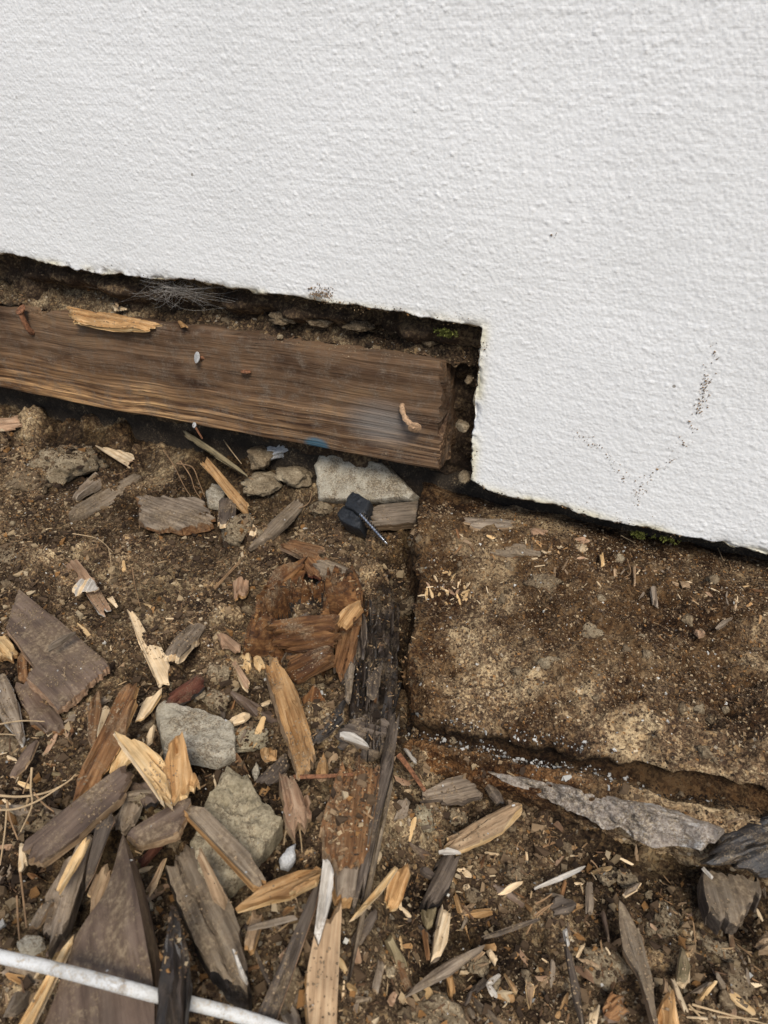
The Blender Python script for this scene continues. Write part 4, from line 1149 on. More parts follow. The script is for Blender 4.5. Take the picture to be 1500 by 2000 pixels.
C('wood_chip', 'grey chip with a cream broken side right of the pale wedge', [(322, 1267), (345, 1240), (370, 1217), (410, 1197), (413, 1210), (380, 1250), (353, 1275)], 7, 'grey', 'cream', lift=3, tilt=(0.1, -0.35))
C('wood_chip', 'thin cream chip touching the lower tip of the pale wedge', [(265, 1405), (283, 1363), (315, 1342), (312, 1357), (295, 1388), (277, 1405)], 3, 'cream', 'yellow', lift=6)
C('bark_piece', 'dark red bark piece above the grey concrete shard', [(327, 1350), (360, 1328), (393, 1313), (400, 1333), (370, 1355), (337, 1373)], 7, 'red', 'char', lift=5, cat='bark', relief=0.0012)
C('wood_chip', 'ribbed pinkish chip left of the yellow crumbs', [(427, 1237), (440, 1233), (472, 1260), (461, 1274), (450, 1262), (433, 1258)], 4, 'pink', lift=2)
C('wood_chip', 'ribbed pale slat below the yellow crumbs', [(447, 1288), (457, 1283), (490, 1333), (480, 1342)], 5, 'pink', 'cream', lift=3)
C('wood_chip', 'yellow crumbly chip beside the rotten orange block', [(463, 1275), (487, 1270), (493, 1297), (480, 1308), (470, 1294)], 5, 'yellow', lift=3, relief=0.0014)
C('wood_chip', 'fluffy yellow crumb touching the rotten orange block', [(492, 1280), (508, 1277), (517, 1296), (506, 1304), (494, 1296)], 6, 'yellow', 'orange', lift=3, relief=0.002)
C('wood_chip', 'small ribbed cream block right of the grey concrete shard', [(447, 1398), (480, 1383), (488, 1392), (478, 1400), (453, 1409)], 5, 'cream', lift=4)
C('wood_chip', 'tiny cream sliver above the brown hollow splinter', [(510, 1373), (528, 1364), (530, 1369), (513, 1378)], 2.5, 'cream', lift=4)
C('wood_chip', 'small orange crumb right of the concrete shard corner', [(506, 1462), (520, 1456), (537, 1453), (538, 1473), (517, 1480)], 6, 'orange', lift=4)
C('wood_chip', 'small pinkish cube of wood left of the rotten orange block', [(455, 1134), (470, 1120), (488, 1127), (483, 1159), (457, 1160)], 8, 'pink', 'orange', lift=2)
C('wood_chip', 'reddish wedge chip above the rotten orange block', [(546, 1067), (560, 1050), (600, 1054), (631, 1063), (613, 1091), (580, 1078)], 8, 'brown', 'pink', lift=8, tilt=(0, 0.2), relief=0.001)
stick('wood_stick', 'short grey twig across the large dark board', (93, 1263), (146, 1230), 9, 4, 'grey', lift=16, cat='stick')
C('dark_board', 'large dusty dark brown board corner with a pale broken edge', [(35, 1147), (70, 1180), (120, 1212), (150, 1240), (212, 1293), (165, 1338), (112, 1383), (80, 1350), (48, 1322), (66, 1298), (12, 1225), (22, 1180)], 11, 'dbrown', 'pink', lift=4, tilt=(-0.05, -0.05), cat='board', relief=0.0003, rag=0.0008, grain=((40, 1150), (212, 1300)))
C('wood_chunk', 'dark brown broken piece under the corner of the large board', [(22, 1335), (60, 1325), (100, 1368), (127, 1415), (90, 1428), (55, 1400)], 9, 'dbrown', 'brown', lift=1, cat='wood chunk')
C('wood_stick', 'bleached grey stick at the left edge below the large board', [(-25, 1308), (10, 1309), (30, 1360), (46, 1432), (34, 1444), (5, 1400), (-25, 1370)], 9, 'grey', 'white', lift=4, cat='stick')
C('wood_chip', 'upright red-brown chip between board and grey stick', [(30, 1272), (52, 1270), (56, 1325), (34, 1328)], 6, 'brown', lift=2)
C('wood_chip', 'yellow fibrous chip at the left edge beside the large board', [(-20, 1243), (15, 1238), (31, 1262), (20, 1282), (-20, 1270)], 7, 'yellow', 'orange', lift=4, relief=0.0016)
C('wood_chip', 'dark pointed chip with a tan edge left of the brown slats', [(16, 1512), (40, 1470), (73, 1435), (76, 1447), (50, 1490), (25, 1517)], 4, 'dbrown', 'tan', lift=5)

# the sheaf of brown slats and the forked splinter
C('wood_lath', 'short upright brown slat left of the long fibrous slat', [(185, 1347), (197, 1350), (198, 1383), (186, 1450), (167, 1441), (173, 1377)], 6, 'brown', 'tan', lift=9, cat='lath', relief=0.001)
C('wood_lath', 'long fibrous brown slat running down left of the forked splinter', [(230, 1352), (258, 1330), (261, 1363), (240, 1427), (200, 1510), (140, 1563), (133, 1560), (173, 1490), (200, 1427)], 7, 'brown', 'orange', lift=14, cat='lath', relief=0.0014, rag=0.005)
C('wood_splinter', 'cream sliver squeezed between the two brown slats', [(200, 1378), (214, 1372), (216, 1390), (196, 1442), (188, 1440)], 4, 'cream', lift=9)
C('wood_splinter', 'ribbed yellow splinter behind the forked splinter', [(213, 1502), (222, 1470), (245, 1445), (262, 1443), (258, 1480), (225, 1508)], 5, 'yellow', lift=10, relief=0.0012)
fork = empty('forked_splinter', hit(320, 1550), 'forked pale yellow splinter with two ragged prongs', 'wood splinter')
C('prong', None, [(218, 1425), (235, 1426), (290, 1452), (314, 1470), (322, 1505), (331, 1547), (313, 1562), (283, 1503), (245, 1455)], 6, 'yellow', 'cream', lift=20, relief=0.0008, parent=fork)
C('prong', None, [(334, 1436), (360, 1429), (369, 1480), (388, 1517), (360, 1545), (333, 1562), (318, 1512), (326, 1480)], 8, 'orange', 'yellow', lift=17, relief=0.0016, rag=0.004, parent=fork)
C('wood_chip', 'cream strip peeking out from behind the forked splinter', [(286, 1438), (298, 1414), (304, 1416), (296, 1446), (288, 1452)], 4, 'cream', lift=9)
C('board_strip', 'wide dark grey-brown strip of board at the left below the slats', [(45, 1644), (110, 1590), (190, 1530), (244, 1490), (254, 1512), (234, 1560), (160, 1625), (82, 1686), (60, 1672)], 7, 'dbrown', 'tan', lift=14, cat='board', relief=0.0003, rag=0.001)
C('wood_chip', 'dark stub right of the wide dark strip', [(253, 1528), (290, 1522), (314, 1557), (277, 1571)], 6, 'dbrown', 'char', lift=6)
C('board_strip', 'grey-brown parallelogram of board below the forked splinter', [(247, 1622), (310, 1585), (372, 1550), (352, 1616), (338, 1632), (270, 1650)], 7, 'dbrown', 'tan', lift=14, cat='board', relief=0.0003, rag=0.001)
C('wood_chip', 'dark red sliver under the grey-brown parallelogram', [(272, 1672), (300, 1650), (325, 1632), (318, 1650), (280, 1690)], 5, 'red', lift=4)
C('wood_strip', 'narrow purplish-grey strip below the wide dark strip', [(186, 1608), (216, 1589), (223, 1596), (206, 1645), (192, 1690), (169, 1731), (162, 1725), (176, 1660)], 3, 'dgrey', 'pink', lift=16, cat='wood strip')
C('wood_bundle', 'weathered grey fibrous bundle with white mould at lower left', [(93, 1732), (130, 1670), (168, 1622), (178, 1636), (163, 1718), (125, 1820), (103, 1845), (85, 1805)], 12, 'grey', 'dgrey', lift=6, relief=0.002, rag=0.005, cat='wood chunk')
C('wood_splinter', 'pale ochre splinter lying on the grey fibrous bundle', [(104, 1741), (135, 1680), (168, 1630), (175, 1640), (145, 1695), (114, 1744)], 4, 'yellow', lift=20)
C('wood_chip', 'small grey-tan chip left of the grey fibrous bundle', [(52, 1808), (70, 1775), (84, 1754), (99, 1761), (76, 1799)], 4, 'grey', 'tan', lift=10)
C('wood_chip', 'pale ribbed chip at the left below the needles', [(33, 1645), (45, 1642), (52, 1680), (42, 1694), (34, 1688)], 5, 'cream', lift=8)
C('wood_chip', 'curled tan ragged chip left of the dark pointed board', [(168, 1737), (185, 1705), (211, 1676), (217, 1694), (195, 1754), (172, 1785)], 6, 'tan', 'yellow', lift=12, relief=0.0016)
C('wood_chip', 'grey twig end in the gap above the dark pointed board', [(222, 1598), (245, 1555), (275, 1560), (262, 1600), (240, 1622)], 6, 'grey', lift=2)
C('wood_strip', 'long pale yellow strip running out at the bottom left', [(10, 2040), (60, 1950), (129, 1827), (154, 1813), (118, 1889), (78, 1970), (45, 2040)], 6, 'yellow', 'cream', lift=16, relief=0.001, cat='wood strip')
C('wood_chip', 'tan curled sliver right of the dark pointed board', [(283, 1735), (300, 1712), (316, 1672), (321, 1680), (306, 1722), (288, 1752)], 3, 'tan', 'yellow', lift=6)

# dark pointed board with a ridge (two planed faces)
def pointed_board():
    apex = hit(240, 1628, 0.034); p1 = hit(300, 1935, 0.040); p2 = hit(302, 2060, 0.038)
    ridge = [apex, hit(262, 1720, 0.040), hit(285, 1840, 0.041), p1, p2]
    left = [apex + np.array([-0.001, 0, -0.002]), hit(208, 1735, 0.030), hit(152, 1822, 0.026), hit(128, 1890, 0.024), hit(62, 2060, 0.022)]
    right = [apex + np.array([0.001, 0, -0.003]), hit(275, 1712, 0.016), hit(300, 1820, 0.010), hit(309, 1880, 0.010), hit(306, 2060, 0.008)]
    def res(c): return np.array(smooth_pts(c, 8))
    a, b, c = res(left), res(ridge), res(right); n = len(a)
    rows = []
    for i in range(n):
        r = [a[i] + np.array([0, 0, -0.012])] + [a[i] * (1 - t) + b[i] * t for t in np.linspace(0, 1, 12)] + [b[i] * (1 - t) + c[i] * t for t in np.linspace(0, 1, 7)[1:]] + [c[i] + np.array([0, 0.0, -0.014])]
        rows.append(r)
    V = np.array(rows); V[:, 1:-1, 2] += 0.0005 * n2(V[:, 1:-1, 0] * 200, V[:, 1:-1, 1] * 120, 301)
    o = V.reshape(-1, 3).mean(0); ax = b[-1] - b[0]; ax[2] = 0; ax /= np.linalg.norm(ax)
    B = np.stack([ax, np.cross([0, 0, 1.0], ax), [0, 0, 1.0]], 1)
    Vl = (V.reshape(-1, 3) - o) @ B
    me = mk('pointed_board', Vl, grid_faces(n, V.shape[1])[:, ::-1], M['dbrown'], sharp=22)
    obj('pointed_board', me, label='dark brown pointed board with a ridge under the white cable', cat='board', mw=mw_of(o, B))
pointed_board()

# grey pieces over the concrete slab
C('wood_strip', 'dusty grey strip with an orange end across the tan concrete slab', [(359, 1584), (377, 1568), (398, 1577), (450, 1625), (500, 1679), (512, 1727), (497, 1731), (446, 1655), (400, 1615)], 7, 'dust', 'orange', lift=14, tilt=(0, -0.05), cat='wood strip', relief=0.0005)
C('wood_chunk', 'big grey-brown wood chunk left of the concrete slab, dark underside', [(320, 1690), (350, 1660), (375, 1645), (400, 1665), (440, 1730), (462, 1775), (482, 1860), (479, 1935), (440, 1905), (390, 1850), (340, 1745)], 22, 'dust', 'char', lift=2, tilt=(0.06, -0.08), cat='wood chunk', relief=0.0009, rag=0.004)
C('wood_strip', 'ochre weathered strip along the right side of the big grey chunk', [(376, 1650), (386, 1648), (412, 1690), (442, 1752), (436, 1768), (415, 1755), (394, 1700)], 4, 'tan', lift=20, cat='wood strip')
C('wood_splinter', 'white splinter at the lower right corner of the big grey chunk', [(455, 1857), (462, 1858), (480, 1905), (478, 1914), (468, 1900)], 3, 'white', lift=16)
C('charred_wood', 'black rotten wood standing across the white cable', [(322, 1800), (334, 1783), (349, 1786), (362, 1840), (360, 1900), (357, 2030), (298, 2030), (302, 1940), (308, 1870)], 18, 'rotten', 'char', lift=31, tilt=(0.05, -0.1), relief=0.0026, rag=0.006, grain=((335, 1785), (328, 2030)), cat='charred wood')
C('wood_chip', 'dark orange sliver in the black hollow beside the big grey chunk', [(350, 1855), (356, 1840), (372, 1862), (370, 1885), (358, 1882)], 5, 'rust', lift=4)

# ------------------------------------------------------------------ middle: rotten block and rotten post
stump = empty('rotten_block', hit(600, 1230), 'hollow rotten orange-brown wood block standing in the soil', 'rotten wood')
def sp(name, poly, thick, mat, side=None, **kw):
    kw.setdefault('relief', 0.0014); kw.setdefault('rag', 0.003)
    return chip(name, None, poly, thick, mat, side, parent=stump, **kw)
def stump_core():
    c = hit(606, 1212); n_ = 74
    g = np.linspace(-1, 1, n_); U, V_ = np.meshgrid(g, g)
    th = np.arctan2(V_, U)
    rr = np.hypot(U, V_) * (1 + 0.30 * n2(th * 1.6 + 9, th * 0, 611) + 0.16 * n2(th * 5 + 9, th * 0, 615))
    wall_ = np.clip(1 - np.abs(rr - 0.62) / 0.24, 0, 1) ** 0.6
    jag = np.clip(0.80 + 0.75 * n2(th * 2.4 + 3, th * 0, 612) + 0.35 * n2(th * 9, rr * 3, 616), 0.15, 1.6)
    hh = 0.033 * wall_ * jag
    hh = hh + 0.0040 * np.abs(fb(U * 1.0, V_ * 2.4, 5, 613, 3)) + 0.0022 * fb(U * 3, V_, 16, 614, 2) - 0.016 * np.clip(1 - rr / 0.5, 0, 1) ** 0.5 - 0.08 * np.clip(rr - 0.80, 0, 1)
    inner = (rr < 0.44)
    a = 0.35
    X_ = (U * math.cos(a) * 0.040 - V_ * math.sin(a) * 0.058); Y_ = (U * math.sin(a) * 0.040 + V_ * math.cos(a) * 0.058)
    me = mk('core', np.stack([X_, Y_, hh], -1).reshape(-1, 3), grid_faces(n_, n_), [M['rust'], M['rotten']], (inner[:-1, :-1]).ravel().astype(int), sharp=30)
    obj('core', me, parent=stump, mw=Matrix.Translation(Vector(c)))
stump_core()
sp('side_wall', [(522, 1150), (530, 1118), (560, 1100), (598, 1086), (603, 1130), (570, 1150), (545, 1160)], 9, 'rust', lift=8, tilt=(-0.5, 0.3))
sp('side_wall', [(530, 1215), (560, 1208), (590, 1203), (650, 1197), (654, 1250), (633, 1264), (590, 1268), (560, 1270), (534, 1250)], 12, 'rust', 'brown', lift=10, tilt=(0.0, 0.55), grain=((530, 1230), (650, 1210)))
sp('side_wall', [(552, 1275), (600, 1268), (642, 1262), (645, 1290), (600, 1315), (577, 1332), (560, 1324)], 9, 'rust', 'brown', lift=6, tilt=(0.1, 0.45))
sp('splinter_tip', [(650, 1205), (677, 1184), (700, 1163), (701, 1187), (688, 1210), (670, 1228), (655, 1222)], 7, 'orange', 'rust', lift=16, tilt=(0.2, 0.3))
sp('side_wall', [(655, 1228), (690, 1210), (702, 1222), (690, 1290), (668, 1330), (652, 1300)], 8, 'brown', 'dgrey', lift=3, tilt=(0.3, 0.1), grain=((690, 1210), (660, 1330)))
sp('splinter', [(560, 1212), (600, 1192), (612, 1196), (590, 1210)], 4, 'dgrey', lift=8)
sp('side_wall', [(590, 1080), (640, 1085), (660, 1105), (640, 1120), (600, 1118)], 8, 'brown', 'red', lift=8, tilt=(0, -0.2))
C('bark_piece', 'curved grey plate arching over the rotten orange block', [(618, 1099), (653, 1089), (690, 1103), (704, 1136), (690, 1128), (660, 1112), (624, 1115)], 5, 'dust', lift=14, cat='bark', cup=-0.4)
C('charred_wood', 'black shiny fibres inside the rotten orange block', [(617, 1132), (633, 1131), (655, 1148), (668, 1166), (647, 1172), (625, 1155)], 6, 'char', lift=6, cat='charred wood', relief=0.0018)
clod('soil_clod', 'dark lump inside the rotten orange block', 655, 1130, 22, 20, 'claystone', 6, group='clods among the debris')
C('wood_splinter', 'brown splinter with a hollow orange core below the rotten block', [(517, 1299), (530, 1292), (545, 1292), (577, 1350), (600, 1420), (617, 1477), (607, 1493), (577, 1503), (560, 1450), (545, 1403), (528, 1350)], 10, 'orange', 'tan', lift=10, relief=0.0018, cup=0.5, cat='wood splinter')
C('wood_chip', 'orange block of wood right of the hollow splinter', [(590, 1357), (617, 1331), (630, 1350), (640, 1377), (593, 1384)], 10, 'rust', 'brown', lift=2)
C('charred_wood', 'pair of black slats crossing below the rotten block', [(607, 1432), (640, 1395), (677, 1363), (668, 1403), (640, 1432), (617, 1451)], 6, 'char', 'dgrey', lift=4, cat='charred wood', relief=0.0014)
C('wood_lath', 'dark grey slat under the end of the hollow splinter', [(503, 1518), (530, 1488), (560, 1467), (567, 1490), (545, 1515), (523, 1532)], 5, 'dgrey', lift=3, cat='lath')
C('wood_chip', 'broad pinkish-brown pointed chip below the rusty nail', [(543, 1514), (560, 1508), (573, 1512), (587, 1540), (600, 1547), (612, 1590), (590, 1608), (573, 1624), (558, 1597), (548, 1550)], 7, 'pink', 'tan', lift=10, relief=0.001)
C('wood_chip', 'small orange rounded nub above the rusty nail', [(616, 1506), (622, 1482), (631, 1469), (641, 1490), (637, 1511)], 6, 'orange', 'tan', lift=8)

post = empty('rotten_post', hit(720, 1450), 'dark fibrous rotten post lying between the debris and the ledge', 'rotten wood')
def pp(name, poly, thick, mat, side=None, **kw):
    kw.setdefault('relief', 0.0016); kw.setdefault('rag', 0.006)
    return chip(name, None, poly, thick, mat, side, parent=post, **kw)
pp('fibre_strip', [(764, 1388), (783, 1393), (770, 1490), (738, 1620), (712, 1742), (692, 1745), (722, 1605), (750, 1480)], 12, 'dgrey', 'char', lift=10, tilt=(0.1, -0.05))
pp('fibre_strip', [(760, 1515), (771, 1520), (748, 1640), (724, 1740), (700, 1850), (684, 1905), (690, 1840), (715, 1725), (738, 1630)], 8, 'dust', 'dgrey', lift=4)
pp('face_board', [(660, 1500), (700, 1488), (752, 1484), (735, 1600), (722, 1668), (690, 1690), (640, 1668), (628, 1592), (650, 1560)], 12, 'brown', 'tan', lift=6, grain=((700, 1490), (670, 1690)))
pp('fibre_mat', [(690, 1330), (705, 1290), (740, 1260), (780, 1262), (776, 1390), (752, 1450), (715, 1440), (690, 1390)], 14, 'rotten', 'char', lift=3.5, grain=((745, 1260), (735, 1450)), relief=0.0030)
pp('fibre_mat', [(690, 1250), (712, 1170), (760, 1140), (785, 1180), (782, 1262), (735, 1270), (705, 1290)], 12, 'rotten', 'char', lift=3.5, grain=((740, 1150), (730, 1290)), relief=0.0030)
for k_ in range(26):
    cx, cy = random.uniform(700, 780), random.uniform(1170, 1420); ln_ = random.uniform(25, 70); an = 1.62 + random.gauss(0, 0.22); w2_ = random.uniform(4, 10)
    dx, dy = math.cos(an) * ln_ / 2, math.sin(an) * ln_ / 2
    pp('fibre_strip', [(cx - dx - w2_ * 0.3, cy - dy), (cx - w2_ / 2, cy), (cx + dx - w2_ * 0.3, cy + dy), (cx + dx + w2_ * 0.2, cy + dy), (cx + w2_ / 2, cy), (cx - dx + w2_ * 0.4, cy - dy)], random.uniform(3, 6),
       random.choice(['char', 'rotten', 'brown', 'dgrey', 'char', 'char', 'rotten']), lift=random.uniform(4, 9), tilt=(random.gauss(0, 0.15), random.gauss(0, 0.15)))
pp('fibre_strip', [(676, 1310), (684, 1290), (694, 1300), (690, 1360), (680, 1366)], 6, 'grey', lift=10)
pp('fibre_strip', [(716, 1330), (735, 1300), (748, 1300), (740, 1350), (728, 1362)], 4, 'dgrey', 'grey', lift=16)
pp('fibre_strip', [(690, 1400), (730, 1388), (762, 1410), (760, 1460), (715, 1480), (672, 1450), (660, 1420)], 8, 'dgrey', 'char', lift=4, grain=((680, 1420), (755, 1440)))
pp('fibre_strip', [(668, 1425), (690, 1432), (720, 1452), (714, 1460), (684, 1444), (664, 1434)], 4, 'white', 'grey', lift=9)
C('wood_chip', 'grey-brown end block with orange broken edge below the post', [(655, 1694), (675, 1690), (702, 1688), (690, 1749), (655, 1743)], 9, 'grey', 'orange', lift=10, grain=((680, 1690), (673, 1745)), relief=0.0012)
strand('rusty_nail', 'thin rusty nail lying level across the rotten post', [(573, 1518), (640, 1516), (700, 1512), (757, 1509)], 2.6, 'rustmetal', 14, 'nail')
strand('rusty_rod', 'short rusty rod slanting right of the rotten post', [(778, 1474), (800, 1502), (830, 1545)], 4.0, 'rustmetal', 10, 'rod')
C('wood_chip', 'small pinkish flake in the dark trench beside the ledge', [(757, 1224), (770, 1206), (778, 1222), (766, 1234)], 4, 'pink', lift=6)
C('wood_splinter', 'small white splinter below the ledge left end', [(788, 1463), (795, 1461), (816, 1486), (810, 1490)], 2.5, 'white', lift=2)

# ------------------------------------------------------------------ lower middle
C('wood_lath', 'smooth tan slat running out at the bottom centre', [(611, 1838), (640, 1790), (668, 1760), (664, 1840), (657, 1940), (662, 2040), (606, 2040), (599, 1912)], 7, 'tan', 'orange', lift=8, cat='lath', relief=0.0004)
C('wood_lath', 'long purplish-grey grooved slat at the bottom centre', [(617, 1726), (632, 1707), (614, 1780), (578, 1870), (536, 1996), (520, 2040), (488, 2040), (500, 1985), (542, 1896), (596, 1768)], 7, 'dgrey', 'pink', lift=12, cat='lath', relief=0.0009, rag=0.001)
C('wood_splinter', 'grey splinter with white flaking face above the tan slat', [(633, 1671), (659, 1674), (650, 1730), (638, 1780), (629, 1822), (611, 1824), (617, 1780), (624, 1736)], 5, 'white', 'grey', lift=18, relief=0.0014)
C('wood_splinter', 'ribbed orange splinter left of the grey flaking splinter', [(461, 1767), (495, 1740), (527, 1718), (580, 1698), (626, 1688), (623, 1706), (560, 1742), (494, 1761)], 7, 'orange', 'yellow', lift=12, relief=0.0014, cat='wood splinter')
C('wood_splinter', 'short ribbed orange splinter just under the long one', [(562, 1738), (600, 1712), (625, 1702), (618, 1722), (578, 1744)], 5, 'orange', 'yellow', lift=16, relief=0.0012)
C('wood_chip', 'small tan peg at the lower end of the ribbed orange splinter', [(476, 1842), (484, 1800), (491, 1772), (512, 1781), (506, 1815), (497, 1845)], 6, 'tan', 'orange', lift=10)
stick('twig', 'grey-white twig lying over the small tan peg', (482, 1810), (584, 1786), 8, 3, 'grey', lift=16, cat='twig')
stick('twig', 'thin dark twig left of the purplish grooved slat', (497, 1850), (536, 1942), 8, 3.5, 'dgrey', lift=8, cat='twig')
C('wood_chip', 'orange oval chip above the grey-white twig', [(551, 1781), (560, 1770), (576, 1765), (570, 1776), (556, 1784)], 2.5, 'orange', lift=8)
C('wood_chip', 'ribbed orange chip leaning on a pale stick below the post', [(745, 1757), (758, 1715), (772, 1690), (803, 1690), (792, 1740), (780, 1769)], 7, 'orange', 'yellow', lift=8, grain=((790, 1690), (762, 1765)), relief=0.0016)
C('wood_splinter', 'long pale stick left of the ribbed orange chip', [(685, 1787), (720, 1748), (755, 1711), (771, 1689), (776, 1697), (748, 1738), (715, 1770), (690, 1790)], 5, 'yellow', 'cream', lift=14)
C('wood_lath', 'dark grey sliver under the long pale stick', [(690, 1826), (720, 1780), (742, 1765), (738, 1790), (712, 1835), (700, 1842)], 4, 'dgrey', lift=3, cat='lath')
C('wood_chip', 'bright cream stick with grey bark side at the bottom middle', [(844, 1876), (852, 1820), (865, 1767), (885, 1780), (877, 1829), (858, 1872), (848, 1880)], 5, 'cream', 'grey', lift=7)
C('wood_chip', 'thin red-brown stick left of the bright cream stick', [(826, 1814), (835, 1813), (843, 1872), (835, 1870)], 3, 'brown', lift=4)
C('wood_chip', 'olive stub above the thin red-brown stick', [(826, 1770), (840, 1766), (854, 1772), (851, 1800), (835, 1810)], 6, 'olive', lift=3)
C('knobbly_stick', 'dark knobbly stick with a white mouldy rim', [(857, 1664), (880, 1658), (904, 1664), (893, 1692), (880, 1725), (865, 1752), (845, 1768), (829, 1760), (831, 1742), (852, 1712)], 14, 'dgrey', 'char', lift=3, cat='stick', cup=-0.5)
C('wood_flake', 'white mouldy flakes on top of the dark knobbly stick', [(858, 1660), (872, 1655), (903, 1660), (900, 1667), (880, 1664), (862, 1668)], 2, 'white', lift=14, relief=0.0012)
C('wood_chip', 'little dark chip left of the dark knobbly stick', [(815, 1692), (835, 1694), (852, 1708), (846, 1717), (828, 1708)], 4, 'dgrey', lift=3)
C('wood_chip', 'pale oval chip right of the dark knobbly stick', [(896, 1694), (906, 1691), (922, 1701), (920, 1708), (906, 1704)], 3, 'cream', lift=3)
C('wood_chip', 'tiny pale crumb below the pale oval chip', [(906, 1728), (914, 1722), (919, 1734), (910, 1740)], 3, 'cream', lift=2)
C('wood_splinter', 'curved pale-edged splinter below the mortar crust', [(873, 1626), (890, 1623), (964, 1600), (997, 1568), (1013, 1562), (1012, 1582), (998, 1602), (939, 1640), (881, 1654)], 8, 'tan', 'yellow', lift=7, cup=-0.3, relief=0.0012)
C('bark_piece', 'grey-brown bark below the ledge at the end of the rusty rod', [(829, 1542), (865, 1524), (898, 1513), (914, 1508), (943, 1552), (903, 1561), (837, 1558)], 6, 'grey', 'dgrey', lift=5, cat='bark')
C('bark_piece', 'dark curled bark right of the grey-brown bark', [(938, 1514), (950, 1513), (975, 1540), (988, 1560), (968, 1565), (950, 1545)], 5, 'dgrey', 'char', lift=4, cat='bark')
C('wood_chip', 'rounded grey chip with a stalk right of the post', [(767, 1574), (780, 1557), (793, 1553), (803, 1566), (796, 1588), (771, 1597)], 6, 'grey', lift=4)
C('wood_lath', 'long grey weathered sliver at the bottom middle', [(788, 1943), (829, 1903), (880, 1870), (942, 1843), (943, 1849), (905, 1880), (879, 1902), (830, 1925), (793, 1946)], 4, 'grey', lift=6, cat='lath')
C('wood_chip', 'brown pointed chip left of the smooth tan stone', [(729, 1918), (741, 1868), (753, 1880), (744, 1937)], 4, 'grey', 'tan', lift=4)
C('wood_chip', 'white-tan nub near the brown pointed chip', [(763, 1943), (770, 1934), (778, 1940), (774, 1954), (766, 1954)], 5, 'pink', lift=3)
C('wood_chip', 'orange-brown bit right of the grey weathered sliver', [(872, 1905), (884, 1898), (890, 1930), (880, 1950)], 3, 'orange', lift=3)
stick('wood_stick', 'dark straight stick slanting up to the right at the bottom', (936, 1832), (1043, 1795), 9, 3.5, 'dgrey', lift=4, cat='stick')
C('wood_chip', 'pale bent sliver, upper arm of an L near the bottom', [(953, 1918), (956, 1911), (976, 1897), (980, 1903), (962, 1918)], 2.5, 'white', lift=4)
C('wood_chip', 'pale sliver pointing down below the L-shaped arm', [(951, 1920), (958, 1917), (973, 1938), (971, 1945), (960, 1938)], 2.5, 'white', lift=4)
C('wood_chip', 'tan curved chip right of the pale slivers', [(985, 1900), (990, 1899), (1008, 1924), (1011, 1935), (1003, 1934), (994, 1918)], 3, 'orange', 'yellow', lift=4)
C('wood_chip', 'hanging tan seed-like chip at the bottom right of centre', [(1028, 1918), (1036, 1908), (1044, 1922), (1042, 1945), (1035, 1962), (1030, 1945)], 4, 'tan', 'yellow', lift=4)
C('wood_chip', 'cream crumb above the L-shaped slivers', [(952, 1856), (960, 1852), (973, 1872), (966, 1880), (957, 1868)], 3, 'cream', lift=3)
C('wood_splinter', 'thin pale sliver left of the long pale twig', [(975, 1745), (992, 1728), (1021, 1717), (1018, 1726), (995, 1740)], 2.5, 'cream', lift=4)
stick('twig', 'long pale twig slanting below the mortar crust', (1050, 1729), (1146, 1688), 7, 3, 'white', lift=5, cat='twig')

# ------------------------------------------------------------------ lower right
C('wood_chunk', 'blue-grey weathered chunk of wood at the right below the ledge', [(1368, 1712), (1377, 1690), (1410, 1699), (1450, 1708), (1482, 1720), (1486, 1738), (1461, 1765), (1440, 1805), (1410, 1792), (1383, 1780)], 16, 'dust', 'dgrey', lift=6, relief=0.0006, rag=0.003, cat='wood chunk', grain=((1392, 1700), (1420, 1795)))
C('beam_end', 'black damp beam end at the right edge under the ledge', [(1383, 1686), (1410, 1632), (1460, 1606), (1580, 1570), (1580, 1730), (1500, 1716), (1440, 1700)], 24, 'char', 'char', cat='beam', relief=0.0012, plane=ony(1450, 1655, -0.2165), tilt=(0.1, 0.9), grain=((1390, 1680), (1500, 1640)))
C('wood_splinter', 'white splinter between the beam end and the blue-grey chunk', [(1372, 1692), (1378, 1690), (1392, 1706), (1390, 1714)], 2.5, 'white', lift=18)
C('wood_splinter', 'long grey-tan fibrous sliver running out at the bottom right', [(1208, 1772), (1218, 1757), (1240, 1795), (1257, 1826), (1270, 1886), (1294, 2030), (1276, 2000), (1250, 1910), (1218, 1850)], 7, 'dust', 'tan', lift=8, cat='wood splinter', relief=0.001)
C('wood_chip', 'upright pale stub between sandy lumps at lower right', [(1324, 1910), (1327, 1870), (1333, 1840), (1342, 1848), (1351, 1880), (1345, 1913)], 7, 'olive', 'cream', lift=6, grain=((1333, 1840), (1336, 1912)))
C('wood_chip', 'bright orange stub cut off by the bottom edge at right', [(1285, 2030), (1291, 1960), (1300, 1930), (1318, 1936), (1323, 1970), (1330, 2030)], 9, 'orange', 'tan', lift=4, grain=((1305, 1930), (1308, 2030)), relief=0.0016)
C('wood_chip', 'pale strip leaning beside the bright orange stub', [(1310, 1904), (1318, 1905), (1332, 1938), (1346, 1968), (1338, 1976), (1322, 1945)], 4, 'cream', 'tan', lift=8)
C('wood_chip', 'slim upright tan splinter above the bright orange stub', [(1297, 1935), (1298, 1902), (1304, 1908), (1307, 1932)], 3, 'tan', lift=6)
stick('wood_stick', 'slim black-grey stick standing near the bottom', (1108, 1848), (1140, 1994), 15, 6, 'dgrey', lift=5, cat='stick')
C('wood_splinter', 'white tip at the head of the slim black-grey stick', [(1101, 1812), (1108, 1808), (1113, 1840), (1108, 1852)], 4, 'white', lift=8)
C('wood_chip', 'pale sliver right of the white tip', [(1126, 1862), (1136, 1843), (1147, 1831), (1144, 1845), (1133, 1862)], 3, 'cream', lift=5)
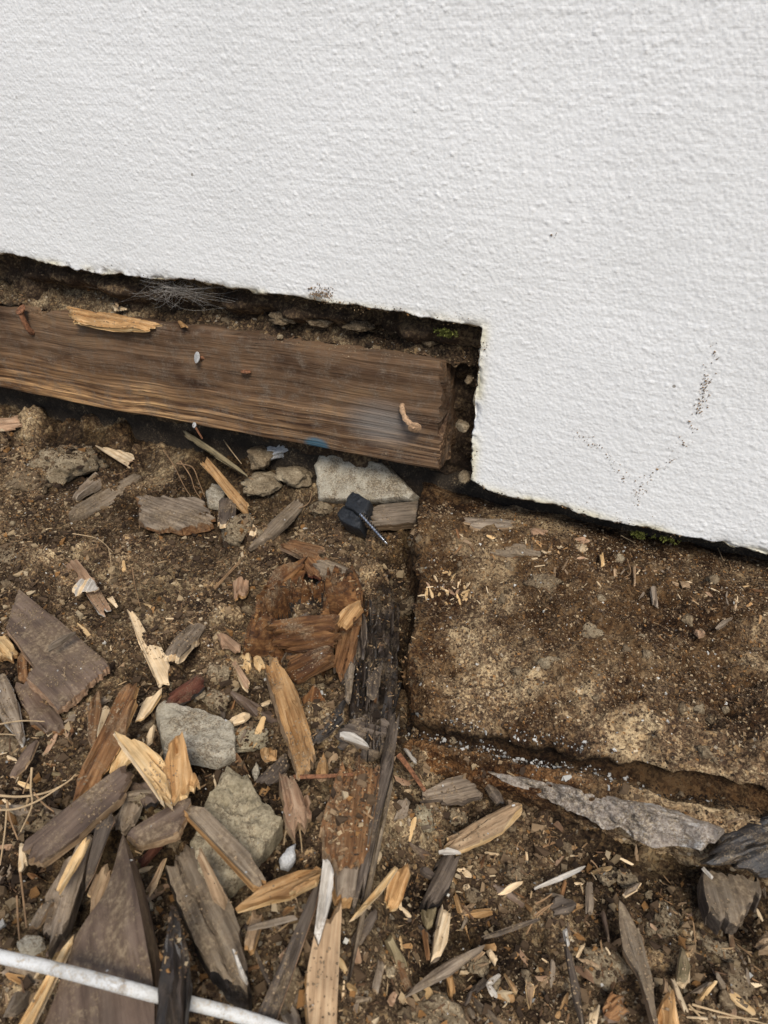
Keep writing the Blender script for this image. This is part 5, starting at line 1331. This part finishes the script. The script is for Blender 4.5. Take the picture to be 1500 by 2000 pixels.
C('wood_chip', 'cream ragged chip cut by the bottom edge', [(1146, 2010), (1154, 1975), (1172, 1957), (1172, 1975), (1164, 2010)], 4, 'cream', lift=6)
C('wood_chip', 'brown bark sliver beside a dark hollow', [(1174, 1782), (1182, 1776), (1194, 1836), (1188, 1842)], 4, 'dbrown', lift=2)
C('wood_chip', 'small grey wood bit with cream edge below the crust', [(1216, 1744), (1232, 1728), (1249, 1722), (1246, 1734), (1226, 1746)], 4, 'grey', 'cream', lift=4)
C('wood_chip', 'dark brown slab at the bottom among slivers', [(1176, 1962), (1195, 1935), (1215, 1945), (1230, 1970), (1212, 1985), (1185, 1982)], 6, 'brown', 'dbrown', lift=1)
C('bark_piece', 'grey bark plate below the long pale twig', [(1073, 1768), (1085, 1748), (1110, 1752), (1125, 1766), (1108, 1782), (1085, 1786)], 4, 'dgrey', lift=2, cat='bark')
C('wood_chip', 'tan stub at the right edge near the bottom', [(1486, 1830), (1500, 1818), (1530, 1825), (1530, 1850), (1490, 1850)], 7, 'tan', lift=8)

# ------------------------------------------------------------------ on the ledge
C('bark_strip', 'grey-tan bark strip at the back of the ledge under the wall corner', [(908, 1008), (930, 1003), (965, 1010), (1001, 1014), (1000, 1026), (945, 1028), (915, 1020)], 4, 'grey', 'tan', lift=4, cat='bark', cup=-0.3)
C('board_remnant', 'half-buried weathered board strip at the back of the ledge', [(862, 1032), (905, 1034), (960, 1046), (1040, 1060), (1106, 1076), (1090, 1088), (1020, 1084), (950, 1078), (880, 1058)], 6, 'dust', 'brown', lift=-1, tilt=(0, 0.1), cat='board', relief=0.0008)
for lab, poly, mat in [
    ('pinkish chip on the ledge right of the bark strip', [(1034, 1031), (1050, 1028), (1070, 1034), (1066, 1044), (1042, 1046)], 'pink'),
    ('small pale chip on the ledge below the wall edge', [(1122, 1064), (1136, 1059), (1150, 1068), (1142, 1074), (1126, 1074)], 'cream'),
    ('pinkish chip behind the small pale chip on the ledge', [(1120, 1050), (1142, 1047), (1154, 1054), (1138, 1059)], 'pink'),
    ('upright pale sliver on the ledge below the moss', [(1172, 1080), (1180, 1076), (1181, 1102), (1174, 1105)], 'yellow'),
    ('tan sliver pointing down beside a root on the ledge', [(1236, 1105), (1242, 1104), (1243, 1140), (1238, 1141)], 'tan'),
    ('grey stub lying on the ledge', [(1272, 1148), (1284, 1144), (1286, 1178), (1274, 1180)], 'grey'),
    ('curved cream sliver on the ledge toward the right', [(1398, 1170), (1404, 1168), (1416, 1184), (1412, 1189)], 'cream'),
    ('orange-pink chip on the ledge near white grains', [(1358, 1230), (1368, 1225), (1377, 1236), (1364, 1242)], 'pink'),
    ('grey-white sliver right of the orange-pink chip', [(1398, 1222), (1412, 1210), (1432, 1200), (1428, 1210), (1406, 1226)], 'grey'),
    ('tan chip near the right end of the ledge top', [(1326, 1132), (1345, 1134), (1350, 1146), (1332, 1144)], 'tan')]:
    C('wood_chip', lab, poly, 3, mat, lift=1)

# ------------------------------------------------------------------ moss, cobweb, cable
def moss(label, px, py, wpx, hpx, n, y):
    c = ony(px, py, y); s = np.linalg.norm(c - CAM) / F
    V, Fc = [], []
    for i in range(n):
        a = random.gauss(0, 0.45) * wpx * s; b = random.gauss(0, 0.4) * hpx * s
        base = Vector((a, random.uniform(0, 0.004), b))
        for k in range(4):
            d = Vector((random.gauss(0, 1), -abs(random.gauss(0.6, 0.6)), random.gauss(0.4, 0.8))).normalized() * random.uniform(0.0014, 0.0032)
            sd = d.cross(Vector((random.random(), random.random(), random.random()))).normalized() * 0.0005
            q = len(V); V += [base - sd, base + sd, base + d * 0.6 + sd * 0.9, base + d, base + d * 0.6 - sd * 0.9]
            Fc.append((q, q + 1, q + 2, q + 3, q + 4))
    me = mk('moss_tuft', [tuple(v) for v in V], Fc, M['moss'], smooth=False)
    obj('moss_tuft', me, label=label, cat='moss', mw=Matrix.Translation(Vector(c)))
moss('green moss tuft hanging under the wall edge near the upper corner', 868, 652, 22, 8, 110, 0.001)
moss('bright green moss tuft on the lower right wall edge', 1246, 1046, 12, 6, 80, 0.0)
moss('thin dull moss along the wall edge right of the bright tuft', 1300, 1056, 18, 3, 36, 0.002)

web = []
for i in range(120):
    a = ony(335 + random.gauss(0, 26), 560 + random.gauss(0, 8), random.uniform(0.0, 0.012)); b_ = ony(350 + random.gauss(0, 60), 576 + random.gauss(4, 14), random.uniform(0.004, 0.03))
    m_ = (a + b_) / 2 + np.array([random.gauss(0, 0.002), random.gauss(0, 0.002), -abs(random.gauss(0.002, 0.003))])
    web.append(smooth_pts([a, m_, b_], 4))
bm_v, bm_f = [], []
for w_ in web:
    for i in range(len(w_)):
        for k in range(3):
            an = 2.094 * k; bm_v.append((w_[i][0] + 0.00009 * math.cos(an), w_[i][1], w_[i][2] + 0.00009 * math.sin(an)))
    q = len(bm_v) - 3 * len(w_)
    for i in range(len(w_) - 1):
        for k in range(3):
            bm_f.append((q + i * 3 + k, q + i * 3 + (k + 1) % 3, q + i * 3 + 3 + (k + 1) % 3, q + i * 3 + 3 + k))
obj('cobweb', mk('cobweb', bm_v, bm_f, M['web'], sharp=0), label='dusty grey cobweb under the wall edge above the plank', cat='cobweb')

cable_px = [(-90, 1846, 34), (0, 1868, 36), (90, 1888, 38), (180, 1911, 45), (240, 1927, 47), (300, 1943, 44), (375, 1960, 32), (450, 1979, 28), (540, 2008, 24), (640, 2050, 20)]
pts = [hit(x, y, l / 1000.0) for x, y, l in cable_px]
pts = smooth_pts(pts, 10); o = Vector(pts[0])
obj('white_cable', polyline_tube([Vector(p) - o for p in pts], 0.0025, 16, M['cable'], 'white_cable'), label='white electric cable crossing the lower left corner', cat='cable', mw=Matrix.Translation(o))

# ------------------------------------------------------------------ needles, straws, roots
NEED = [
 ('dry straw curving over the needles at the left edge', [(-10, 1553), (40, 1556), (90, 1548), (128, 1530), (148, 1512)], 1.3, 'straw', 12),
 ('straw arching from the left edge across the soil', [(-10, 1582), (30, 1580), (70, 1566), (105, 1545), (142, 1520)], 1.2, 'straw', 16),
 ('stiff straw pointing down from the needle cluster', [(62, 1500), (60, 1540), (62, 1575), (40, 1625)], 1.2, 'straw', 14),
 ('straw leaning left inside the needle cluster', [(65, 1500), (52, 1530), (45, 1550)], 1.0, 'needle', 12),
 ('straw leaning right inside the needle cluster', [(66, 1548), (85, 1570), (105, 1585)], 1.1, 'needle', 12),
 ('upright needle beside the pale ribbed chip', [(14, 1565), (20, 1600), (35, 1640)], 1.1, 'needle', 12),
 ('long upright needle left of the pale ribbed chip', [(14, 1565), (10, 1620), (0, 1690)], 1.0, 'straw', 12),
 ('needle running down past the grey-tan chip', [(38, 1690), (45, 1750), (52, 1812)], 1.2, 'needle', 10),
 ('second needle running down to the pale stone', [(33, 1750), (36, 1810), (42, 1870)], 1.0, 'needle', 8),
 ('white straw lying on the bleached grey stick', [(-10, 1416), (40, 1408), (87, 1409)], 1.1, 'straw', 14),
 ('short straw below the white straw at the left', [(-10, 1434), (15, 1434), (30, 1436)], 0.9, 'straw', 12),
 ('pair of needles, upper one, left of the pinkish cube', [(418, 1148), (440, 1125), (478, 1085)], 1.4, 'needle', 4),
 ('pair of needles, lower one, left of the pinkish cube', [(420, 1150), (450, 1118), (470, 1098)], 1.2, 'needle', 5),
 ('fine needle on the soil above the pale wedge', [(258, 1108), (265, 1150), (275, 1188)], 0.9, 'needle', 3),
 ('fine bent straw in the middle of the open soil', [(142, 1042), (190, 1052), (220, 1078)], 0.9, 'straw', 3),
 ('thin needle hanging from the bent straw', [(212, 1070), (217, 1100), (216, 1130)], 0.8, 'straw', 3),
 ('root curling below the straw tuft', [(320, 880), (340, 910), (360, 950), (372, 968)], 1.1, 'needle', 6),
 ('brown root loop above the splintered chunk', [(345, 905), (375, 912), (388, 940), (400, 970)], 1.3, 'needle', 8),
 ('second brown root above the splintered chunk', [(352, 900), (372, 930), (380, 955), (393, 975)], 1.2, 'needle', 6),
 ('needle left of the striped slats', [(560, 1000), (600, 985), (610, 960)], 1.0, 'needle', 6),
 ('fine straw below the pinkish pointed chip', [(584, 1612), (588, 1640), (590, 1665)], 1.0, 'straw', 6),
 ('fine straw left of the pinkish pointed chip', [(562, 1612), (556, 1635), (555, 1650)], 1.0, 'straw', 5),
 ('needle bundle strand, highest, right of the dark straight stick', [(1045, 1765), (1062, 1757), (1078, 1746)], 1.0, 'needle', 5),
 ('needle bundle strand, middle, right of the dark straight stick', [(1042, 1790), (1060, 1776), (1080, 1764)], 1.0, 'needle', 5),
 ('needle bundle strand, lowest, right of the dark straight stick', [(1028, 1824), (1045, 1795), (1075, 1768)], 1.0, 'needle', 5),
 ('long straw fan strand at the lower right corner, upper', [(1352, 1962), (1410, 1978), (1510, 2004)], 1.1, 'straw', 6),
 ('long straw fan strand at the lower right corner, middle', [(1345, 1970), (1400, 1985), (1480, 1990)], 1.0, 'straw', 5),
 ('long straw fan strand at the lower right corner, lower', [(1345, 1962), (1370, 1988), (1392, 2010)], 1.0, 'straw', 6),
 ('curled root on the long grey-tan sliver', [(1228, 1876), (1242, 1895), (1256, 1928)], 1.0, 'straw', 12),
 ('arched needles left of the ochre clod, first', [(1154, 1680), (1164, 1690), (1170, 1702)], 0.9, 'needle', 3),
 ('fine root crossing the ledge toward the wall edge', [(1424, 1098), (1428, 1112), (1424, 1120)], 0.8, 'needle', 2),
 ('slanting needle below the wall on the right ledge', [(1402, 1010 + 60), (1412, 1092), (1416, 1094)], 0.8, 'straw', 3),
 ('needle on the ledge left of the tan sliver', [(1225, 1092), (1232, 1118), (1220, 1128)], 0.9, 'tanneedle', 2),
 ('rusty curled root under the bright green moss', [(1213, 1046), (1232, 1056), (1240, 1060)], 0.8, 'straw', 3),
 ('thin stick between the grey wood block and the ledge', [(806, 1018), (822, 1034), (843, 1051)], 3.0, 'rustmetal', 4),
]
M['tanneedle'] = M['needle']
for lab, pix, w_, mt, lf in NEED:
    nm = 'root' if 'root' in lab else ('straw' if 'straw' in lab else ('stick' if 'stick' in lab.split(' ')[:2] else 'needle'))
    strand('pine_' + nm if nm == 'needle' else 'dry_' + nm, lab, pix, w_, mt, lf, nm, group='dry needles, straws and roots')

# ------------------------------------------------------------------ small loose things, told apart by nothing: shared labels
def inside_cam(p):
    d = (np.asarray(p) - CAM) @ ROT
    return 750 + F * d[0] / -d[2], 1000 - F * d[1] / -d[2]
dg = bpy.context.evaluated_depsgraph_get()
bpy.context.view_layer.update()
OWN = []
def owner(i):
    return OWN_N[bisect.bisect_right(OWN_S, i) - 1]
def build_bvh():
    Vs, Ps, off = [], [], 0
    OWN.clear()
    for o in COL.objects:
        if o.type != 'MESH' or o.name.startswith(('plaster_wall', 'cobweb', 'moss', 'pine_', 'dry_', 'crumbs')): continue
        me = o.data; n = len(me.vertices)
        co = np.empty(n * 3, np.float32); me.vertices.foreach_get('co', co); co = co.reshape(-1, 3)
        mw = np.array(o.matrix_world); co = co @ mw[:3, :3].T + mw[:3, 3]
        if o.name.startswith('ground'):
            pass
        Vs.append(co); OWN.append((len(Ps), o.name))
        ls = np.empty(len(me.loops), np.int32); me.loops.foreach_get('vertex_index', ls)
        st = np.empty(len(me.polygons), np.int32); me.polygons.foreach_get('loop_start', st)
        tot = np.empty(len(me.polygons), np.int32); me.polygons.foreach_get('loop_total', tot)
        ls = ls + off
        if len(tot) and (tot == tot[0]).all():
            Ps.extend(ls.reshape(-1, tot[0]).tolist())
        else:
            Ps.extend([ls[a:a + t].tolist() for a, t in zip(st, tot)])
        off += n
    return BVHTree.FromPolygons(np.concatenate(Vs).tolist(), Ps)
BVH = build_bvh()
OWN_S = [a for a, _ in OWN]; OWN_N = [b for _, b in OWN]
BARE = ('ground', 'sandy_ledge', 'debris_bed', 'soil_clod', 'fibre_mat', 'core', 'face_board', 'charred_wood', 'concrete_slab')
def drop(x, y, ztop=0.16):
    h = BVH.ray_cast(Vector((x, y, ztop)), Vector((0, 0, -1)))
    return h

def seen(px, py):
    """first surface under a pixel of the photograph: keeps scatter where the place shows bare soil"""
    d = ray(px, py)
    return BVH.ray_cast(Vector(CAM), Vector(d))

def align(n, spin):
    q = Vector((0, 0, 1)).rotation_difference(Vector(n)); return q.to_matrix().to_4x4() @ Matrix.Rotation(spin, 4, 'Z')

# landmarks that a small scattered piece can be described by: their colour and noun, where that is unique
STOP = set('with in on of at below beside under above left right between across lying leaning from near standing running resting tucked touching to along behind wedged set cut pointing hanging stuck over crossing curving among just toward slanting squeezed peeking sticking resting running slanting inside and next cluster upper lower highest middle lowest strand out end'.split())
MARKS = {}
for o in list(COL.objects):
    if not o.get('label') or o.get('kind') or o.name.startswith(('plaster', 'rotten_backing', 'foundation', 'pine_', 'dry_', 'sandy_ledge', 'wooden_plank', 'cobweb', 'white_cable')): continue
    ws = []
    for w_ in o['label'].replace(',', '').split():
        if w_ in STOP: break
        ws.append(w_)
    if 2 <= len(ws) <= 5 and ws[-1] in ('chip', 'strip', 'splinter', 'shard', 'slab', 'block', 'board', 'clod', 'lump', 'wedge', 'bark', 'piece', 'chunk', 'stick', 'twig', 'flake', 'sliver', 'slat', 'stub', 'stone', 'plug', 'nail', 'rod', 'post', 'crust', 'cube', 'crumb', 'slats', 'plate', 'bundle', 'parallelogram', 'nub', 'peg', 'remnant'):
        MARKS.setdefault(' '.join(ws), []).append(inside_cam(np.array(o.matrix_world.translation)))
MARKS = {k: v[0] for k, v in MARKS.items() if len(v) == 1 and -30 < v[0][0] < 1530 and v[0][1] < 2030}
TONE = {'cream': 'cream', 'yellow': 'pale yellow', 'pink': 'pinkish', 'tan': 'tan', 'orange': 'orange', 'grey': 'grey', 'brown': 'brown', 'dgrey': 'dark grey', 'dust': 'dusty grey', 'dbrown': 'dark brown', 'olive': 'olive', 'claystone': 'dark brown', 'clod': 'tan'}
TONE_OF = {M[k].name: v for k, v in TONE.items()}
USED = {}
def which_one(me, noun, p, size):
    px, py = inside_cam(p)
    tone = TONE_OF[me.materials[0].name]
    best = None
    for k, (a, b) in sorted(MARKS.items(), key=lambda kv: math.hypot(kv[1][0] - px, kv[1][1] - py))[:14]:
        d = ('right of' if px > a else 'left of') if abs(px - a) > abs(py - b) else ('below' if py > b else 'above')
        t = '%s %s %s just %s the %s' % (size, tone, noun, d, k)
        if t not in USED: best = t; break
        best = best or t
    USED[best] = 1
    return best

SPL = []
for i in range(9):
    ln_, w_ = random.uniform(0.006, 0.013), random.uniform(0.0012, 0.0032)
    L2 = [(-ln_ / 2, -w_ / 2 * random.uniform(0.2, 1)), (0, -w_ / 2), (ln_ / 2, -w_ / 2 * random.uniform(0.1, 1)), (ln_ / 2, w_ / 2 * random.uniform(0.1, 1)), (0, w_ / 2), (-ln_ / 2, w_ / 2)]
    mt = ['cream', 'yellow', 'pink', 'tan', 'cream', 'orange', 'grey', 'brown', 'tan'][i]
    SPL.append(chip_mesh(np.array(L2), random.uniform(0.0007, 0.0014), [M[mt], M[mt]], 0.0012, 0.0004, seed=500 + i * 7, name='wood_splinter', res=0.55))
def scatter(meshes, name, label, cat, group, n, region, smin, smax, sink=0.0):
    k = 0; tries = 0
    while k < n and tries < n * 12:
        tries += 1
        px, py = region()
        h = seen(px, py)
        if h[0] is None or h[0].y > 0.02 or h[1].z < 0.35 or not owner(h[2]).startswith(BARE[:4]): continue
        s = random.uniform(smin, smax)
        mw = Matrix.Translation(h[0] + h[1] * (0.0006 - sink)) @ align(h[1], random.uniform(0, 6.28)) @ Matrix.Scale(s, 4)
        me = random.choice(meshes)
        size = ('short' if s < (smin + smax) / 2 else 'longer') if 'crumb' not in name else ('tiny' if s < (smin + smax) / 2 else 'small')
        obj(name, me, label=which_one(me, label, h[0], size), cat=cat, group=group, mw=mw); k += 1
def reg_all():
    while True:
        px, py = random.uniform(5, 1495), random.uniform(850, 1990)
        if py > 900 + 0.22 * max(0, px - 700) * (px > 700): return px, py
def reg_near():
    while True:
        px, py = random.uniform(5, 1495), random.uniform(1100, 1990)
        if not (px > 790 and py < 1500 + 0.15 * (px - 790)): return px, py
def reg_ledgechips():
    return 885 + random.gauss(0, 30), 1145 + random.gauss(0, 16)
def reg_ledgeback():
    px = random.uniform(880, 1490); return px, 1040 + (px - 950) * 0.2 + abs(random.gauss(0, 32))
scatter(SPL, 'wood_splinter', 'loose wood splinter', 'splinter', 'tiny splinters scattered over the soil', 110, reg_near, 0.7, 1.5)
scatter(SPL[:3] + SPL[4:5], 'wood_splinter', 'splinter in the sprinkle', 'splinter', 'pale splinters sprinkled on the ledge', 34, reg_ledgechips, 0.45, 0.8)
scatter(SPL, 'wood_splinter', 'splinter on the ledge', 'splinter', 'splinters along the back of the ledge', 60, reg_ledgeback, 0.5, 1.0)
FRG = []
for i in range(14):
    ln_, w_ = random.uniform(0.014, 0.036), random.uniform(0.003, 0.008)
    L2 = [(-ln_ / 2, -w_ / 2 * random.uniform(0.0, 1)), (random.uniform(-0.2, 0.2) * ln_, -w_ / 2), (ln_ / 2, -w_ / 2 * random.uniform(0.0, 1)), (ln_ / 2 * random.uniform(0.8, 1), w_ / 2 * random.uniform(0.1, 1)), (random.uniform(-0.2, 0.2) * ln_, w_ / 2), (-ln_ / 2, w_ / 2 * random.uniform(0.2, 1))]
    mt = ['brown', 'tan', 'grey', 'dgrey', 'orange', 'brown', 'dust', 'pink', 'dbrown', 'tan', 'dgrey', 'olive', 'grey', 'brown'][i]
    FRG.append(chip_mesh(np.array(L2), random.uniform(0.002, 0.005), [M[mt], M[mt]], 0.003, 0.0010, bend=random.uniform(-0.001, 0.001), seed=700 + i * 7, name='wood_fragment', res=0.7))
def reg_pile():
    while True:
        px, py = random.uniform(5, 1000), random.uniform(1180, 1990)
        if py > 1330 - px * 0.1 and not (px > 780 and py < 1560): return px, py
scatter(FRG, 'wood_fragment', 'half-buried wood fragment', 'wood fragment', 'half-buried fragments in the debris pile', 75, reg_pile, 0.6, 1.25, 0.0018)
def reg_br():
    return random.uniform(880, 1495), random.uniform(1700, 1990)
scatter(FRG, 'wood_fragment', 'wood fragment', 'wood fragment', 'fragments in the soil below the ledge', 26, reg_br, 0.4, 0.9, 0.0014)
CLD = [clod_mesh('pebble', 0.0042 * random.uniform(0.7, 1.2), 0.0036, 0.0030, M[m_], 900 + i, 0.34, 3, 11) for i, m_ in enumerate(['claystone', 'claystone', 'clod', 'claystone', 'clod', 'claystone'])]
scatter(CLD, 'soil_crumb', 'soil crumb', 'crumb', 'loose soil crumbs', 70, reg_all, 0.5, 1.3, 0.0015)

# ------------------------------------------------------------------ grit: tens of thousands of crumbs too small to count
PAL = np.array([[0.05, 0.032, 0.02], [0.09, 0.058, 0.034], [0.15, 0.10, 0.058], [0.24, 0.165, 0.095], [0.36, 0.265, 0.155], [0.26, 0.135, 0.05], [0.46, 0.36, 0.23], [0.55, 0.53, 0.48]])
def grit(name, pts, nrm, size, cols, label, stretch=None):
    iv = np.array([[x, y, z] for x in (-1, 1) for y in (-1, 1) for z in (-1, 1)], float) * 0.68
    jf = np.array([[0, 1, 3], [0, 3, 2], [4, 6, 7], [4, 7, 5], [0, 4, 5], [0, 5, 1], [2, 3, 7], [2, 7, 6], [0, 2, 6], [0, 6, 4], [1, 5, 7], [1, 7, 3]])
    n = len(pts)
    rs = np.random.default_rng(5)
    base = iv[None] * rs.uniform(0.45, 1.3, (n, len(iv), 1)) + rs.uniform(-0.25, 0.25, (n, len(iv), 3))
    sl = 1.0 if stretch is None else rs.uniform(*stretch, n)
    sc3 = np.stack([rs.uniform(0.7, 1.5, n), rs.uniform(0.6, 1.1, n), rs.uniform(0.5, 0.9, n)], 1) * size[:, None]
    sc3[:, 0] *= sl
    base = base * sc3[:, None, :]
    a = rs.uniform(0, 6.283, n); ca, sa = np.cos(a), np.sin(a)
    x = base[..., 0] * ca[:, None] - base[..., 1] * sa[:, None]; y = base[..., 0] * sa[:, None] + base[..., 1] * ca[:, None]
    V = np.stack([x, y, base[..., 2]], -1) + (pts + nrm * (size * 0.25)[:, None])[:, None, :]
    Ff = (jf[None] + (np.arange(n) * len(iv))[:, None, None]).reshape(-1, 3)
    me = mk(name, V.reshape(-1, 3), Ff, M['crumb'], smooth=False)
    color_attr(me, 'col', np.repeat(cols, len(iv), 0))
    return obj(name, me, label=label, cat='grit', kind='stuff')
rs = np.random.default_rng(77)
def footprint(n, margin=70):
    """points on the ground plane inside the camera's view plus a margin"""
    out = []
    while sum(len(o) for o in out) < n:
        x = rs.uniform(-0.66, 0.34, 40000); y = rs.uniform(-0.47, 0.055, 40000)
        d = (np.stack([x, y, np.full_like(x, -0.02)], 1) - CAM) @ ROT
        px = 750 + F * d[:, 0] / -d[:, 2]; py = 1000 - F * d[:, 1] / -d[:, 2]
        k = (px > -margin) & (px < 1500 + margin) & (py < 2000 + margin)
        out.append(np.stack([x, y], 1)[k])
    return np.concatenate(out)[:n]
def settle(n):
    P_, N_, B_ = [], [], []
    for x, y in footprint(n):
        h = drop(x, y)
        if h[0] is None or h[1].z < 0.2: continue
        ow = owner(h[2]); bare = ow.startswith(BARE)
        if ow.startswith('fibre_mat') and rs.random() > 0.45: continue
        if not bare and (rs.random() > 0.45 or float(n2(np.array([x * 45.0]), np.array([y * 45.0]), 431)[0]) < 0.1): continue
        P_.append(h[0][:]); N_.append(h[1][:]); B_.append(bare)
    return np.array(P_), np.array(N_), np.array(B_)
Pg, Ng, Bg = settle(118000)
nz = fb(Pg[:, 0], Pg[:, 1], 26, 400, 2)
keep = (nz > -0.3) | (rs.random(len(nz)) < 0.4)
Pg, Ng, nz, Bg = Pg[keep], Ng[keep], nz[keep], Bg[keep]
Sg = np.minimum(0.0032, 0.00036 * (1 - rs.random(len(nz))) ** -0.45)
onledge = (Pg[:, 0] > xledge(Pg[:, 1])) & (Pg[:, 1] > -0.2)
Sg = np.where(onledge, np.minimum(Sg, 0.0011), Sg)
Sg = np.where(Bg, Sg, np.minimum(Sg, 0.0007))
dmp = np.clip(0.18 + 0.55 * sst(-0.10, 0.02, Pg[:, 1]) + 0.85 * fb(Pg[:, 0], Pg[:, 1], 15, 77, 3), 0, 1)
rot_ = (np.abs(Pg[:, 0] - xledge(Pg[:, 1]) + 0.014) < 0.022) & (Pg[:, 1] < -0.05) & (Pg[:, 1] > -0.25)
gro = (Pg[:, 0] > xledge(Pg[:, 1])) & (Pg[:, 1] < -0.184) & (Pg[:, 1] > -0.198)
dark = 0.6 * nz + 0.1 + np.where(onledge, 0.35, 0.9 * dmp) + 1.5 * gro
Wt = np.stack([1.4 + 1.9 * dark, 2.0 + dark, 2.2 + 0 * dark, 1.9 - 0.8 * dark, 1.3 - 0.7 * dark, 0.7 + 0 * dark, 0.35 + 0 * dark, 0.09 + 0 * dark], 1).clip(0.05, 9)
Wt = np.cumsum(Wt / Wt.sum(1, keepdims=True), 1)
ci = (rs.random(len(nz))[:, None] > Wt).sum(1).clip(0, 7)
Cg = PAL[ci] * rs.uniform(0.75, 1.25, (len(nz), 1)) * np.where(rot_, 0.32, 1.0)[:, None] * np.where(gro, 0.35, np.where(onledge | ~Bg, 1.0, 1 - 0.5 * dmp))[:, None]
Cg = np.where(Bg[:, None], Cg, np.array([[0.22, 0.16, 0.10]]) * rs.uniform(0.5, 1.6, (len(nz), 1)))
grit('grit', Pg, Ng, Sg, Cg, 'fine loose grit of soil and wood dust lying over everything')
# fibre litter: crumbs of rotten wood drawn out along the grain
Pl, Nl, Bl = settle(9000)
Bl &= ~((Pl[:, 0] > xledge(Pl[:, 1])) & (Pl[:, 1] > -0.21) & (rs.random(len(Pl)) < 0.8))
Pl, Nl = Pl[Bl], Nl[Bl]
PALF = np.array([[0.42, 0.29, 0.16], [0.24, 0.14, 0.07], [0.12, 0.07, 0.04], [0.30, 0.19, 0.10], [0.055, 0.036, 0.025], [0.52, 0.40, 0.25]])
grit('fibre_litter', Pl, Nl, rs.uniform(0.0003, 0.0007, len(Pl)), PALF[rs.choice(6, len(Pl), p=[0.13, 0.24, 0.25, 0.15, 0.16, 0.07])] * rs.uniform(0.7, 1.2, (len(Pl), 1)), 'fine fibres of rotten wood littering the soil', (2.5, 7.0))
# white lime grains, thickest in the groove along the ledge front
xg = np.concatenate([rs.uniform(-0.5, 0.28, 330), 0.13 + 0.04 * rs.normal(0, 1, 300)]); yg = np.concatenate([rs.uniform(-0.46, 0.0, 330), rs.normal(-0.191, 0.0035, 300)])
Pw, Nw = [], []
for x, y in zip(xg, yg):
    h = drop(x, y)
    if h[0] is None: continue
    Pw.append(h[0][:]); Nw.append(h[1][:])
Pw, Nw = np.array(Pw), np.array(Nw)
grit('lime_grains', Pw, Nw, np.minimum(0.0014, 0.00045 * (1 - rs.random(len(Pw))) ** -0.4), np.array([[0.40, 0.39, 0.365]]) * rs.uniform(0.25, 1.5, (len(Pw), 1)), 'white grains of lime sprinkled over soil and ledge groove')

# specks of soil stuck on the wall: the V shaped trail and the smudge above the edge
P_, S_, C_ = [], [], []
def trail(pix, n, spread, size):
    pix = np.array(pix, float); seg_ = np.r_[0, np.cumsum(np.linalg.norm(np.diff(pix, axis=0), axis=1))]
    for _ in range(n):
        t = rs.uniform(0, seg_[-1]); x = np.interp(t, seg_, pix[:, 0]) + rs.normal(0, spread); y = np.interp(t, seg_, pix[:, 1]) + rs.normal(0, spread)
        if n2(np.array([x / 16.0]), np.array([y / 16.0]), 5)[0] < -0.4: continue
        p = ony(x, y, -0.0012); P_.append(p - np.array([0, float(wdisp(np.array([p[0]]), np.array([p[2]]))[0]) * 0.8 - 0.0008, 0]))
        S_.append(min(0.0008, size * 0.8 * (1 - rs.random()) ** -0.22 * rs.uniform(0.4, 1.0))); C_.append(np.array([0.24, 0.16, 0.09]) * rs.uniform(0.35, 1.6))
trail([(1125, 850), (1175, 870), (1200, 910), (1240, 950), (1240, 985)], 110, 5, 0.00055)
trail([(1240, 985), (1255, 945), (1310, 900), (1330, 870), (1360, 815), (1375, 770), (1385, 735)], 130, 6, 0.0006)
trail([(1360, 820), (1380, 740), (1385, 735), (1400, 680)], 90, 7, 0.0006)
trail([(605, 575), (625, 572), (650, 580)], 190, 7, 0.0007)
trail([(640, 590), (680, 600), (715, 605)], 40, 5, 0.0006)
trail([(1070, 465), (1085, 458)], 14, 3, 0.0004)
trail([(20, 480), (300, 530), (500, 575), (800, 612), (900, 625)], 110, 9, 0.00035)
trail([(950, 930), (1100, 985), (1480, 1070)], 60, 12, 0.00035)
trail([(860, 610), (945, 632), (948, 700)], 40, 5, 0.0004)
P_ = np.array(P_)
grit('wall_dirt', P_, np.tile([0, -1.0, 0], (len(P_), 1)), np.array(S_), np.array(C_), 'specks of brown soil stuck on the white wall')
# dark crumbs and mould clinging along the broken plaster edge
P_, S_, C_ = [], [], []
path_pts = P[(P[:, 0] > -0.62) & (P[:, 0] < 0.34)]
for _ in range(2600):
    q = path_pts[rs.integers(len(path_pts))]
    v = (q[0] > XS - 0.0005) and (q[2] > ZR + 0.012) and (q[2] < ZL - 0.002)
    dp = abs(rs.normal(0, 0.006)); fc = rs.random() < 0.16 and n2(np.array([q[0] * 45.0]), np.array([q[2] * 45.0]), 91)[0] > 0.1
    if fc: P_.append(q + np.array([abs(rs.normal(0, 0.0016)) if v else 0.0, -0.0004 - 0.0006 * rs.random(), 0.0 if v else abs(rs.normal(0, 0.0016))])); S_.append(0.0005 * rs.uniform(0.5, 1.4)); C_.append(PAL[rs.choice(4)] * rs.uniform(0.6, 1.3)); continue
    P_.append(q + (np.array([rs.uniform(-0.0008, 0.0004), dp + 0.001, 0]) if v else np.array([0, dp + 0.0012, rs.uniform(-0.0008, 0.0003)])))
    S_.append(min(0.0016, 0.0006 * (1 - rs.random()) ** -0.35)); C_.append(PAL[rs.choice(6, p=[0.4, 0.25, 0.12, 0.08, 0.05, 0.10])] * rs.uniform(0.6, 1.2))
P_ = np.array(P_)
grit('edge_mould', P_, np.tile([0, -0.3, -0.9], (len(P_), 1)), np.array(S_), np.array(C_), 'dark crumbs and mould clinging under the broken plaster edge')
print('objects', len(COL.objects), 'tris', sum(len(o.data.polygons) for o in COL.objects if o.type == 'MESH'))
